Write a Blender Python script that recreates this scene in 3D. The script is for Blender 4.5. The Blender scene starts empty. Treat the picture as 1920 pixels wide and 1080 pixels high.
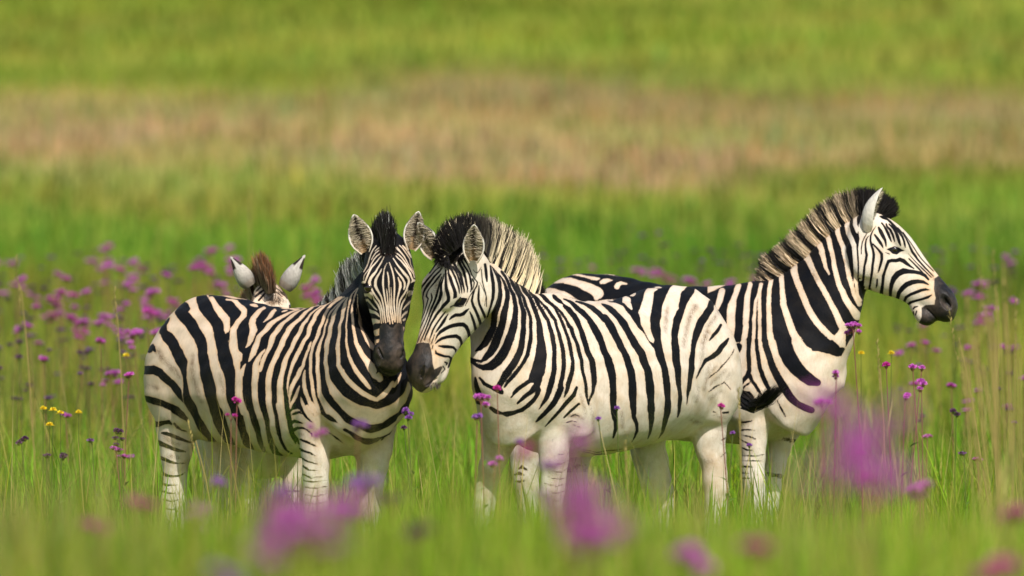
import bpy, math, random
import numpy as np
from mathutils import Vector, Matrix
from mathutils.kdtree import KDTree

# ---------------------------------------------------------------- camera, sky, sun, exposure
scene = bpy.context.scene
COL = scene.collection
CAM_H = 1.57
LENS = 400.0
F = LENS / 36.0 * 1920.0            # pixels per radian of the 1920 px wide photograph
PITCH = math.atan(136.0 / F)        # the level line of sight lies 136 px above the picture's middle
FOCUS = 46.0

cam_data = bpy.data.cameras.new('camera')
cam = bpy.data.objects.new('camera', cam_data)
COL.objects.link(cam)
cam.location = (0, 0, CAM_H)
cam.rotation_euler = (math.pi / 2 - PITCH, 0, 0)
cam_data.lens = LENS
cam_data.sensor_width = 36.0
cam_data.clip_start = 0.5
cam_data.clip_end = 6000
cam_data.dof.use_dof = True
cam_data.dof.focus_distance = FOCUS
cam_data.dof.aperture_fstop = 2.9
cam_data.dof.aperture_blades = 9
scene.camera = cam

SUN_EL = math.radians(44)
SUN_AZ = math.radians(163)          # clockwise from +Y: behind the camera, to its right
world = bpy.data.worlds.new('World')
scene.world = world
world.use_nodes = True
wn = world.node_tree
sky = wn.nodes.new('ShaderNodeTexSky')
sky.sky_type = 'NISHITA'
sky.sun_disc = False
sky.sun_elevation = SUN_EL
sky.sun_rotation = SUN_AZ
sky.air_density = 1.0
sky.dust_density = 1.5
wn.links.new(sky.outputs['Color'], wn.nodes['Background'].inputs['Color'])
wn.nodes['Background'].inputs['Strength'].default_value = 0.09

sun_data = bpy.data.lights.new('sun', 'SUN')
sun_data.energy = 4.0
sun_data.angle = math.radians(0.6)
sun_data.color = (1.0, 0.945, 0.865)
sun = bpy.data.objects.new('sun', sun_data)
COL.objects.link(sun)
sd = Vector((math.sin(SUN_AZ) * math.cos(SUN_EL), math.cos(SUN_AZ) * math.cos(SUN_EL), math.sin(SUN_EL)))
sun.rotation_euler = sd.to_track_quat('Z', 'Y').to_euler()

scene.render.engine = 'CYCLES'
scene.view_settings.view_transform = 'Standard'
scene.view_settings.look = 'None'
scene.view_settings.exposure = 0.45
scene.view_settings.gamma = 1.0
scene.cycles.max_bounces = 6
scene.cycles.diffuse_bounces = 3
scene.cycles.transmission_bounces = 3
scene.cycles.transparent_max_bounces = 4
scene.cycles.use_denoising = True

# ---------------------------------------------------------------- small helpers
cp, sp = math.cos(PITCH), math.sin(PITCH)


def W(px, py, Y):
    """world point at distance Y that the photograph shows at pixel px, py"""
    xc = (px - 960.0) / F
    yc = -(py - 540.0) / F
    d = np.array([xc, cp + yc * sp, -sp + yc * cp])
    return np.array([0, 0, CAM_H]) + d * (Y / d[1])


def project(v):
    rel = v - np.array([0, 0, CAM_H])
    dep = rel[:, 1] * cp - rel[:, 2] * sp
    up = rel[:, 1] * sp + rel[:, 2] * cp
    return np.stack([960 + F * rel[:, 0] / dep, 540 - F * up / dep], 1)


def softplus(t):
    return np.where(t > 30, t, np.log1p(np.exp(np.minimum(t, 30))))


def gz(x, y):
    """height of the meadow: flat under the animals, a long gentle rise behind them"""
    x = np.asarray(x, float)
    y = np.asarray(y, float)
    z = 0.042 * 3 * (softplus((y - 51) / 3.0) - softplus((y - 430) / 3.0))
    z = z + 0.39 / (1 + np.exp(np.clip((y - 34.0) / 1.5, -30, 30)))      # a low swell between the camera and the animals
    return z + 0.015 * np.sin(x * 0.9 + y * 0.31) * np.sin(y * 0.47)


def new_mesh(name, verts, faces, smooth=True):
    me = bpy.data.meshes.new(name)
    me.from_pydata([tuple(v) for v in verts], [], [tuple(f) for f in faces])
    if smooth:
        me.polygons.foreach_set('use_smooth', [True] * len(me.polygons))
    me.update()
    return me


def fast_mesh(name, verts, loops, starts, smooth=True):
    me = bpy.data.meshes.new(name)
    me.vertices.add(len(verts))
    me.vertices.foreach_set('co', np.ascontiguousarray(verts, np.float32).ravel())
    me.loops.add(len(loops))
    me.loops.foreach_set('vertex_index', np.ascontiguousarray(loops, np.int32))
    me.polygons.add(len(starts))
    me.polygons.foreach_set('loop_start', np.ascontiguousarray(starts, np.int32))
    me.polygons.foreach_set('use_smooth', np.full(len(starts), smooth))
    me.update(calc_edges=True)
    me.validate()
    return me


def col_attr(me, name, rgb):
    a = me.attributes.new(name, 'FLOAT_COLOR', 'POINT')
    c = np.ones((len(me.vertices), 4), np.float32)
    c[:, :3] = rgb
    a.data.foreach_set('color', c.ravel())


def float_attr(me, name, val):
    a = me.attributes.new(name, 'FLOAT', 'POINT')
    a.data.foreach_set('value', np.ascontiguousarray(val, np.float32))


def link(name, me, mat=None, parent=None):
    o = bpy.data.objects.new(name, me)
    COL.objects.link(o)
    if mat is not None and me is not None and len(me.materials) == 0:
        me.materials.append(mat)
    if parent is not None:
        o.parent = parent
    return o


def thing(name, label, cat, loc=(0, 0, 0), rz=0.0, group=None):
    o = bpy.data.objects.new(name, None)
    COL.objects.link(o)
    o.location = loc
    o.rotation_euler = (0, 0, rz)
    o.empty_display_size = 0.1
    o['label'] = label
    o['category'] = cat
    if group:
        o['group'] = group
    return o


def mat_new(name):
    m = bpy.data.materials.new(name)
    m.use_nodes = True
    nt = m.node_tree
    for n in list(nt.nodes):
        nt.nodes.remove(n)
    out = nt.nodes.new('ShaderNodeOutputMaterial')
    return m, nt, out


class NT:
    """terse node builder"""

    def __init__(self, nt):
        self.nt = nt

    def n(self, typ, **kw):
        nd = self.nt.nodes.new(typ)
        for k, v in kw.items():
            setattr(nd, k, v)
        return nd

    def l(self, a, b):
        self.nt.links.new(a, b)

    def put(self, sock, v):
        if isinstance(v, bpy.types.NodeSocket):
            self.l(v, sock)
        else:
            sock.default_value = v

    def math(self, op, a, b=0.0, clamp=False):
        nd = self.n('ShaderNodeMath', operation=op, use_clamp=clamp)
        self.put(nd.inputs[0], a)
        self.put(nd.inputs[1], b)
        return nd.outputs[0]

    def attr(self, name, out='Fac'):
        nd = self.n('ShaderNodeAttribute', attribute_name=name)
        return nd.outputs[out]

    def noise(self, scale, detail=4.0, rough=0.55, vec=None, out='Fac'):
        nd = self.n('ShaderNodeTexNoise')
        nd.inputs['Scale'].default_value = scale
        nd.inputs['Detail'].default_value = detail
        nd.inputs['Roughness'].default_value = rough
        if vec is not None:
            self.l(vec, nd.inputs['Vector'])
        return nd.outputs[out]

    def ramp(self, fac, lo, hi, a=0.0, b=1.0):
        nd = self.n('ShaderNodeMapRange', interpolation_type='SMOOTHSTEP')
        self.put(nd.inputs['Value'], fac)
        self.put(nd.inputs['From Min'], lo)
        self.put(nd.inputs['From Max'], hi)
        self.put(nd.inputs['To Min'], a)
        self.put(nd.inputs['To Max'], b)
        return nd.outputs['Result']

    def mix(self, fac, a, b):
        nd = self.n('ShaderNodeMix', data_type='RGBA')
        self.put(nd.inputs['Factor'], fac)
        self.put(nd.inputs[6], a if isinstance(a, bpy.types.NodeSocket) else (*a, 1.0))
        self.put(nd.inputs[7], b if isinstance(b, bpy.types.NodeSocket) else (*b, 1.0))
        return nd.outputs[2]


# ---------------------------------------------------------------- the meadow ground
def meadow_colour(x, y, rng):
    """plant cover by place: what grows where, in broad drifts across the slope"""
    s = np.sin
    n1 = s(x * 0.35 + 1.3 * s(y * 0.11)) * s(y * 0.23 + 0.7) * 0.5 + s(x * 0.13 + y * 0.07 + 2.0) * 0.5
    n2 = s(x * 0.9 + y * 0.17 + 1.0) * s(y * 0.55 + x * 0.21)
    green = np.array([0.225, 0.315, 0.030])
    lush = np.array([0.125, 0.310, 0.026])
    olive = np.array([0.305, 0.310, 0.048])
    straw = np.array([0.46, 0.37, 0.16])
    rust = np.array([0.58, 0.325, 0.210])
    yg = np.array([0.225, 0.270, 0.027])
    d = y + 4.0 * n1 + 3.5 * s(x * 0.55 + 2.0 * s(y * 0.09 + x * 0.07)) + 2.5 * s(x * 1.3 + 1.7 * s(y * 0.2))
    knots = [(0, yg * .7 + green * .3), (36, yg * .5 + green * .5), (42, yg * .4 + green * .4 + lush * .2), (50, yg * .3 + green * .35 + lush * .35), (60, olive * .6 + green * .4),
             (70, olive * .4 + green * .6), (78, lush * .7 + green * .3), (88, lush * .9 + green * .1), (92, olive * .5 + green * .5), (98, olive * .8 + straw * .2), (103, rust * .85 + straw * .15),
             (114, rust * .85 + straw * .15), (118, olive * .7 + straw * .3), (122, green * .5 + olive * .5), (125, green * .4 + yg * .6), (134, yg * .4 + olive * .6), (146, yg), (215, yg * .7 + olive * .3), (400, yg * .6 + olive * .4)]
    ks = np.array([k for k, c in knots])
    cs = np.array([c for k, c in knots])
    base = np.stack([np.interp(d, ks, cs[:, i]) for i in range(3)], 1)
    # drifts that cut across the bands: the rank green lies to the left, drier patches to the right
    dry = np.clip(.5 + .55 * s(x * .31 + 1.9 * s(y * .10 + 1.0)) * s(y * .21 + .8 * s(x * .4)) + .06 * x, 0, 1)[:, None] * np.clip((y[:, None] - 60) / 15, 0, 1)
    base = base * (1 - .55 * dry) + (olive * .85 + straw * .15) * (.55 * dry)
    t = np.clip(0.5 + 0.5 * n2, 0, 1)[:, None]
    n3 = np.clip(0.5 + 0.6 * s(x * 0.42 + 1.9 * s(y * 0.13)) * s(y * 0.31 + 0.6 * s(x * 0.5)), 0, 1)[:, None]
    base = base * (1 + (t - .5) * np.array([-.30, .06, -.2]))
    # near the camera some seeding heads give brown and mauve patches
    pz = np.clip(2.2 * s(x * 1.9 + 1.3 * s(y * .7)) * s(y * .83 + x * .6) - .7, 0, 1)[:, None] * np.clip((40 - y[:, None]) / 6, 0, 1)
    base = base * (1 - .6 * pz) + np.array([.36, .24, .16]) * (.6 * pz)
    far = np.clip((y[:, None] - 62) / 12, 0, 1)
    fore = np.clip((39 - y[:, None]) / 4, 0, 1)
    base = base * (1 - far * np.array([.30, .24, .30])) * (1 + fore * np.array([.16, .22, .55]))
    return base * (0.80 + 0.40 * n3)


def build_ground():
    xs = np.concatenate([-np.geomspace(1500, 12, 30), np.linspace(-11.5, 11.5, 60), np.geomspace(12, 1500, 30)])
    ys = np.concatenate([np.linspace(-200, 14, 12), np.linspace(15, 70, 90), np.linspace(71, 260, 150), np.geomspace(262, 3500, 40)])
    X, Yg = np.meshgrid(xs, ys)
    V = np.stack([X.ravel(), Yg.ravel(), gz(X.ravel(), Yg.ravel())], 1)
    nx, ny = len(xs), len(ys)
    i = (np.arange(ny - 1)[:, None] * nx + np.arange(nx - 1)[None]).ravel()
    q = np.stack([i, i + 1, i + nx + 1, i + nx], 1)
    me = fast_mesh('meadow_ground', V, q.ravel(), np.arange(len(q)) * 4)
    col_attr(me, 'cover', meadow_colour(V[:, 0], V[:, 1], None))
    m, nt, out = mat_new('meadow_soil')
    T = NT(nt)
    pos = T.n('ShaderNodeNewGeometry').outputs['Position']
    mp = T.n('ShaderNodeMapping')
    mp.inputs['Scale'].default_value = (1.0, 0.35, 1.0)
    T.l(pos, mp.inputs['Vector'])
    v = mp.outputs[0]
    n1 = T.noise(1.3, 6, 0.6, v)
    n2 = T.noise(9.0, 4, 0.6, v)
    n3 = T.noise(0.33, 3, 0.5, v)
    cov = T.attr('cover', 'Color')
    c = T.mix(T.ramp(n1, 0.4, 0.75, 0, 0.45), cov, (0.14, 0.20, 0.015))
    c = T.mix(T.ramp(n2, 0.45, 0.8, 0, 0.7), c, (0.40, 0.31, 0.09))
    c = T.mix(T.ramp(n3, 0.5, 0.75, 0, 0.22), c, (0.20, 0.34, 0.015))
    b = T.n('ShaderNodeBsdfDiffuse')
    T.l(c, b.inputs['Color'])
    T.l(b.outputs[0], out.inputs['Surface'])
    o = link('ground', me, m)
    o['kind'] = 'structure'
    return o


build_ground()
# ---------------------------------------------------------------- coat pattern
# every line: kind (b black, w white, n nostril or mouth, s brown shadow: stroke x,y,width; B W M: polygon x,y)
REG = {'a1':(260,540,.11482),'a2':(420,540,.11482),'a3':(580,540,.11482),'a4':(260,650,.11482),'a5':(420,650,.11482),
 'a6':(580,650,.11482),'a7':(260,760,.13542),'a8':(520,740,.13542),'z2':(240,660,.3148),
 'h1':(640,380,.10417),'h2':(660,460,.07315),'h3':(660,530,.07315),'h4':(660,600,.10417),'h5':(770,390,.10417),
 'h6':(770,480,.08891),'h7':(770,560,.08891),'h8':(750,630,.10417),
 'b1':(880,470,.13542),'b2':(870,600,.13542),'b3':(1130,520,.13542),'b4':(1130,650,.13542),'b5':(870,720,.13542),
 'b6':(1080,740,.13542),'b7':(870,840,.13542),'b8':(1270,760,.13542),
 'c1':(1400,340,.13542),'c2':(1400,470,.13542),'c3':(1320,520,.13542),'c4':(1360,640,.13542),'c5':(1590,340,.08333),
 'c6':(1600,420,.08333),'c7':(1600,500,.10417),'c8':(410,460,.09906),'p':(0,0,1)}

A_BODY = '''
B p: 388,545 420,535 560,560 610,550 650,530 700,490 770,490 775,640 775,740 760,790 700,830 655,800 620,790 600,775 568,790 540,880 500,880 470,858 455,830 448,760 436,700 428,640 405,590
b a1: 185,1010,110 235,960,90 270,1030,40
b a1: 500,500,30 430,600,80 400,730,140 480,810,190 560,900,180 610,1000,170 a4: 640,110,190 710,250,180 750,420,95 755,500,62 757,600,62 768,700,85 785,800,110 815,900,140 870,1000,150 905,1080,130 a7: 762,100,110 815,200,110 875,300,105 945,400,100 1020,490,80 1115,590,45 1250,690,8
b a1: 740,330,200 690,410,190 760,480,200 850,580,190 910,690,185 985,800,180 1030,900,175 1050,1000,165 1050,1080,165 a4: 1050,100,155 1064,200,165 1080,300,180 1095,400,185 1115,500,195 1140,600,200 1165,700,205 1187,800,195 1207,900,185 1230,1000,185 1257,1080,190 a7: 1077,100,170 1112,200,180 1155,300,165 1205,400,145 1255,500,130 1310,600,95 1400,680,65 1500,770,20
b a1: 1040,195,200 1090,300,230 1150,400,210 1230,500,190 1280,600,180 1310,700,175 1345,780,245 1350,870,200 1385,1000,210 1395,1080,215 a4: 1395,100,215 1415,200,220 1440,300,215 1480,400,185 1492,500,172 1492,600,165 1495,700,160 1505,800,155 1520,900,150 1555,1000,150 1580,1080,150 a7: 1357,100,125 1390,200,120 1420,300,110 1455,400,105 1495,500,95 1540,600,80 1600,700,60 1660,770,40 1740,810,25
w a1: 870,270,110 910,330,110 940,420,120 1030,530,125 1090,640,125 1140,760,125 1170,880,125 1200,1000,140 1205,1080,140
w a1: 1190,170,70 1220,220,80 1280,330,110 1370,440,130 1430,520,130 1440,620,95 1440,690,85 1425,740,20
w a1: 570,470,90 560,580,150 650,680,190 720,800,200 800,900,220 850,1000,200 870,1080,190
w a1: 300,800,130 330,900,150 430,1000,150 500,1080,90
w a1: 1290,118,10 1450,130,16 a2: 0,125,18 200,160,16 400,190,18 600,230,20 800,280,22 1000,325,22 1150,345,22 1230,345,20
w a2: 40,185,35 130,195,50 200,235,75 260,300,90 330,370,90 320,440,90 260,520,80 200,590,75 150,680,100 152,780,115 147,900,150 157,958,140 a5: 177,100,120 215,200,140 215,300,100 218,370,80 255,450,130 242,600,115 243,700,105 255,800,105 278,900,105 300,1000,105 320,1080,105 a7: 1470,100,80 1498,200,90 1530,300,95 1570,400,95 1600,500,90 1640,600,85 1690,700,70 1760,780,50
w a5: 355,280,15 330,330,50 305,400,70 290,460,80
w a5: 200,100,100 255,120,70 285,140,50 270,220,60
w a2: 440,275,40 490,280,60 540,290,30
w a2: 650,325,70 600,360,70 540,420,70 480,490,92 463,600,105 478,680,120 465,760,100 425,850,85 395,910,60 350,970,18
w a2: 830,360,55 790,410,70 750,460,70 700,510,50 650,560,15
w a2: 1030,370,20 990,385,32 950,400,15
w a2: 1220,345,20 1100,390,25 950,460,40 850,520,55 740,620,75 650,720,75 570,810,80 530,920,90 495,1000,90 475,1065,80 a5: 450,150,60 420,210,40 395,252,8
w a2: 1340,320,20 1250,370,30 1150,430,45 1050,500,60 950,590,70 870,680,80 810,770,90 770,870,95 740,960,75 a5: 695,100,60 650,200,55 615,300,55 585,380,70
w a5: 665,30,10 640,70,40 600,120,55 560,200,75 530,270,90 520,340,105 517,400,110 517,500,120 500,600,112 497,700,105 505,800,100 522,900,100 540,1000,100 560,1080,98 a7: 1660,100,80 1688,200,80 1715,300,80 1738,400,75 1760,500,65 1785,600,65 1830,700,65 1880,770,50 1920,790,45 a8: 100,915,32 310,955,26
w a2: 1500,270,20 1430,320,28 1350,390,40 1250,480,50 1150,580,60 1050,690,75 1000,800,80 940,930,85 a5: 922,0,75 870,100,80 825,200,85 785,300,90 755,400,90 735,500,92 725,600,92 720,700,90 725,800,92 730,900,92 745,1000,95 760,1080,98 a7: 1850,200,78 1857,300,76 1878,400,74 a8: 0,660,80 60,780,85 150,850,70 310,880,50
w a3: 550,145,14 430,158,22 300,220,25 180,290,25 80,380,28 a2: 1393,455,32 1340,530,55 1290,600,60 1230,720,65 1180,820,75 1130,920,75 a5: 1115,0,70 1060,100,72 1005,200,72 975,300,78 950,400,80 930,500,88 920,600,100 915,700,105 915,800,112 925,900,110 940,1000,110 955,1080,110 a8: 30,150,100 70,300,100 90,450,110 130,600,120 190,720,120 270,790,90
w a3: 550,150,18 380,200,30 270,260,40 180,360,50 100,460,60 50,560,70 0,680,70 a2: 1370,780,60 1310,880,60 1260,970,60 a5: 1220,80,60 1170,170,65 1120,270,65 1090,380,55 1060,480,40 1045,580,30 1040,680,22 1048,780,15 1058,860,10
w a2: 1428,870,10 1400,940,35 1380,1000,40 a5: 1350,100,45 1310,230,45 1290,310,50 1240,380,60 1200,470,65 1150,560,70 1110,650,65 1085,740,50 1065,840,30 1058,950,25 1065,1060,25
w a3: 560,140,15 430,215,25 360,270,35 300,350,40 240,470,45 190,600,50 140,740,55 90,880,50 60,950,45 a5: 1425,120,48 1410,230,48 1408,340,50 1415,450,52 1430,560,52 1445,680,52 1460,780,55 1490,900,55 1520,1000,60 1550,1080,60 a8: 470,120,40 500,200,30 530,290,40
w a5: 1315,370,15 1300,450,50 1300,530,58 1315,640,58 1340,740,62 1370,830,62 1400,920,60 1430,1000,55 1450,1070,50 a8: 410,160,40 450,250,40 500,330,40
w a5: 1235,640,15 1215,700,40 1180,780,50 1140,850,50 1100,930,45 1075,1010,40
w a5: 1250,820,15 1270,900,50 1310,980,50 1360,1070,50 a8: 380,190,40 430,280,45 500,380,60
w a3: 600,150,12 530,200,18 430,290,25 350,390,30 300,480,28 265,600,28 250,700,30 220,790,35 200,850,40 175,940,55 a5: 1530,120,65 1528,250,60 1530,400,60 1535,520,60 1545,640,65 1560,750,68 1590,860,75 1640,960,80 1700,1060,85 a8: 600,20,80 640,100,80 700,180,80 760,250,85 840,330,80 900,400,80 1000,470,90 1100,520,120 1200,560,110 1300,580,100 1430,560,110 1560,480,90 1680,370,80 1760,270,50 1790,200,40
w a3: 590,160,18 520,240,30 460,330,45 400,450,55 360,600,55 330,750,60 300,870,65 285,955,68 a6: 270,150,62 270,300,58 285,430,65 310,560,80
W a6: 270,560 330,520 420,660 560,800 700,890 830,960 960,980 1100,1020 1180,1005 1300,955 1420,880 1520,790 1590,650 1610,560 1660,640 1640,760 1600,830 1560,930 1450,1060 1364,1114 1187,1244 1010,1267 810,1220 657,1126 515,1008 421,890 340,760
w a3: 630,160,25 600,230,40 560,350,55 530,480,55 500,600,50 485,750,55 480,870,60 470,958,65 a6: 465,150,62 475,300,70 540,430,80 640,560,85 760,680,80 880,770,80 1000,830,80 1100,870,60 1200,790,80 1300,690,70 1360,590,60
w a3: 780,0,20 740,40,20 690,110,25 660,220,25 635,350,22 615,480,22 610,600,22 605,750,25 605,870,30 615,958,38 a6: 640,120,48 690,260,60 770,400,70 860,520,75 940,620,70 990,680,40
w a3: 790,0,18 770,50,20 730,160,22 705,280,25 700,400,32 705,500,38 715,600,40 735,750,50 765,900,60 795,958,70 a6: 860,130,80 950,250,110 1030,370,150 1090,440,170 1150,520,110
w a3: 785,100,12 785,250,15 800,400,25 830,550,35 870,700,45 950,850,70 1020,950,80 1090,1010,60
w a3: 760,330,10 765,420,12
w a6: 1390,640,50 1450,540,45 1500,430,20
W a8: 170,260 240,190 330,210 420,330 520,400 650,500 760,520 900,600 1030,560 1200,650 1300,690 1450,640 1600,540 1740,370 1800,300 1800,1078 0,1300 0,1090 330,1090 310,960 300,700 200,480
b a8: 115,0,50 140,130,50 165,260,40 190,400,35 230,560,45 300,680,40
b a8: 230,180,60 280,170,50 330,190,40 370,260,40 420,330,30 490,390,15
b a8: 680,510,15 760,560,20 830,600,30 910,660,15
b a8: 930,490,45 1020,540,50 1100,590,70 1200,640,90 1260,650,90 1350,640,60 1450,610,50 1550,550,40 1650,450,30 1740,350,20
b a8: 215,270,30 260,255,40 310,240,30 350,260,20
b a8: 200,385,50 240,365,45 290,375,40 350,395,15
b a8: 240,480,50 290,460,40 350,460,30 420,490,25 480,540,20 485,575,15
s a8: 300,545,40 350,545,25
b a8: 320,615,30 380,640,35 440,670,35 500,700,25 540,715,10
b a8: 320,755,40 380,785,35 450,805,30 530,850,15
b a8: 320,870,30 380,910,25 450,935,25 580,970,15
b a8: 320,960,25 370,1000,25 430,1040,25 530,1050,15 610,1060,8
b z2: 1035,725,11 1090,750,10 1160,742,5
b z2: 1040,765,11 1100,775,9 1180,765,6
b z2: 1050,805,11 1120,812,9 1180,800,6
b z2: 1055,850,10 1120,860,9 1180,845,6
b z2: 1060,900,10 1120,905,9 1180,890,6
b z2: 1060,950,10 1130,960,9 1180,945,6
b a4: 100,385,140 250,380,150 350,430,140 450,530,130 550,620,120 640,730,130 690,820,80 725,900,15
b a4: 115,840,90 250,890,120 400,930,110 530,990,110 640,1050,100 a7: 500,70,110 590,130,100 650,180,60 665,225,10
b a7: 190,260,90 260,265,75 340,245,65 410,235,60 450,265,30
b a7: 490,250,30 540,300,40 600,340,25 670,365,8
b a7: 310,385,30 380,390,50 460,415,55 540,450,55 620,480,40 700,510,30 750,510,10
b a7: 225,495,55 310,530,70 400,570,60 480,605,55 570,630,50 650,640,20
b a7: 300,720,50 380,755,50 450,785,40 540,808,25 660,800,10
b a7: 315,930,50 380,970,40 450,985,35 540,980,30 600,960,20 650,920,8
b z2: 205,785,17 230,795,14 300,790,6
b z2: 208,830,14 250,842,11 300,838,5
b z2: 212,880,12 260,890,9 300,880,5
b z2: 215,930,12 260,940,9 300,930,5
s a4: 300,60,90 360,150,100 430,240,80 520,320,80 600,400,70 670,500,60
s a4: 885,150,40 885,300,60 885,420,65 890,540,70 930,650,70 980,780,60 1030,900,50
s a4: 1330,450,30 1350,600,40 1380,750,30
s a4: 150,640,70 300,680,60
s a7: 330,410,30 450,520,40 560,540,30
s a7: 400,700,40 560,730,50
'''
A_HEAD = '''
B p: 600,380 800,380 800,720 600,720
w h2: 900,450,15 850,540,22 825,620,25 815,700,30 800,800,45 795,900,52 795,1000,52 h3: 800,100,50 815,230,45 835,360,42 855,480,40 880,600,42 885,700,40 890,800,38 905,900,36 925,1000,32
w h2: 760,600,18 740,650,28 700,720,40 650,800,60 610,880,70 600,957,75 h3: 600,80,80 640,170,70 700,270,50 750,360,42 775,450,40 795,540,40 815,640,40 825,740,38 835,850,38 850,950,38 865,1030,30
w h2: 830,280,15 790,360,25 750,440,32 700,520,38 650,600,42 610,680,55 540,760,75 480,840,80 450,920,80 445,957,85 h3: 470,100,60 520,200,45 570,290,50 620,370,55 680,450,50 720,530,50 750,620,48 775,720,45 785,820,40 792,920,35 805,1020,25
w h2: 780,250,15 700,330,25 640,410,35 570,490,38 500,570,40 450,660,42 410,750,50 375,830,50 350,900,45
W h2: 290,910 360,920 345,970 250,975 245,940
w h2: 800,160,25 720,210,28 640,270,30 570,350,30 520,430,28 480,520,25 440,600,20 370,690,20 310,780,18 295,880,18
w h2: 780,60,20 690,130,25 600,200,28 540,290,25 500,370,18
w h2: 760,10,20 640,100,20 590,150,20
w h2: 620,10,25 540,110,28 490,210,30 450,320,35 420,430,30 380,540,20 300,680,20
w h2: 905,680,25 920,740,32 935,830,38 942,920,40 945,957,38 h3: 942,80,30 950,180,25 962,300,22 970,420,25 972,540,30 978,650,40 985,750,40 1005,850,38 1025,950,36 1045,1050,30
w h2: 955,440,25 985,510,30 1010,580,32 1040,680,40 1065,780,42 1080,880,42 1087,957,42 h3: 1090,120,45 1085,250,45 1080,380,42 1075,500,40 1080,600,42 1090,700,42 1105,800,40 1105,900,45 1100,1000,40
w h2: 1180,820,25 1205,900,45 1235,957,68 h3: 1240,100,80 1215,200,55 1190,300,45 1165,400,42 1155,500,40 1150,600,40 1152,700,36 1155,800,36 1158,900,35 1165,1030,25
w h2: 1100,580,15 1130,640,30 1180,710,40 1240,780,50 1300,860,52 1350,957,52 h3: 1350,100,50 1325,180,25
w h2: 1060,340,30 1100,400,30 1150,480,40 1210,560,48 1280,640,60 1350,730,75 1420,810,75 1460,890,62 1455,957,62 h3: 1420,100,50 1390,200,45 1330,300,50 1280,370,50 1235,450,42 1210,550,40 1200,650,38 1200,750,36 1205,850,34 1205,950,40 1210,1020,30
w h2: 1120,260,25 1180,330,35 1260,400,38 1320,470,40 1390,560,45 1440,640,45 1490,720,55 1520,800,45 1550,870,45 1590,910,60
W h2: 1540,870 1600,870 1650,910 1560,940 1500,970 1530,920
w h2: 1040,160,30 1120,190,32 1200,240,35 1280,320,38 1340,400,38 1400,490,36 1450,570,30 1520,650,28 1580,740,25 1600,830,25
w h2: 1060,0,50 1130,50,55 1200,120,50 1270,200,42 1340,290,38 1390,380,32 1430,460,25 1490,570,22 1560,650,22 1620,740,22 1635,820,20
w h2: 1220,0,30 1300,80,32 1370,180,30 1430,270,28 1480,350,22 1500,480,18 1550,590,16 1640,690,16
w h2: 1300,10,40 1370,80,50 1430,150,60 1480,240,50 1520,310,30
w h3: 880,150,15 895,230,25 905,330,30 915,450,30 925,570,32 928,680,35 935,800,38 955,900,38 970,1000,35 975,1060,25
w h3: 1000,120,15 1005,230,22 1012,350,25 1018,450,25 1020,560,28 1025,660,35 1038,760,38 1055,860,38 1060,960,30
w h3: 1430,180,15 1420,260,25 1380,380,40 1320,480,45 1275,570,45 1255,660,40 1245,760,35 1240,860,35 1245,960,40 1260,1040,30
W h3: 1430,330 1460,210 1540,200 1640,170 1640,300 1580,330 1520,310 1450,360
w h3: 1660,480,120 1560,460,90 1480,500,65 1420,560,50 1360,620,40 1310,690,25
w h3: 1660,760,130 1540,740,90 1450,740,70 1380,770,65 1310,830,50 1275,900,30
w h3: 1320,960,60 1380,930,60 1440,930,60 1480,990,60 1510,1070,60
w h4: 1030,20,60 1060,90,40
W h4: 920,120 970,130 1030,180 1030,230 1000,250 950,230 920,170
w h4: 1095,30,16 1085,180,22 1030,290,22 960,350,45
w h3: 505,240,20 530,330,30 560,420,45 610,490,50 660,560,50 700,640,48 725,720,42 735,820,38 740,920,36 755,1040,30
W h3: 310,280 400,280 490,230 510,330 505,430 460,400 400,350 310,350
w h3: 320,470,90 400,440,60 450,500,50 510,570,45 570,640,40 640,700,20
w h3: 310,700,150 430,720,110 520,750,90 600,770,75 660,820,60 700,870,30
W h3: 455,950 520,920 620,930 710,970 715,1030 600,1040 540,1080 470,1080
W h4: 320,0 500,0 490,60 400,60 345,130 360,180 330,120
W h4: 370,200 430,175 495,150 490,270 425,290 400,260
W h4: 425,360 490,340 490,400 440,420
w h4: 270,30,15 290,150,15 340,280,15 420,400,20
w h4: 240,120,15 300,280,15 430,440,12
B h3: 250,30 330,60 480,200 430,260 370,270 330,180 310,90
B h3: 1440,180 1500,60 1600,0 1660,30 1610,150 1540,210
n h4: 475,510,20 505,590,44 545,675,34
n h4: 925,560,16 915,640,30 880,690,24
n h4: 500,860,16 600,930,20 720,955,16
M h4: 500,110 560,60 620,70 690,130 740,140 790,70 850,60 910,90 930,200 950,330 985,420 1000,560 990,800 900,960 700,1010 540,950 440,810 390,650 420,500 490,380 490,200
'''
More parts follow.
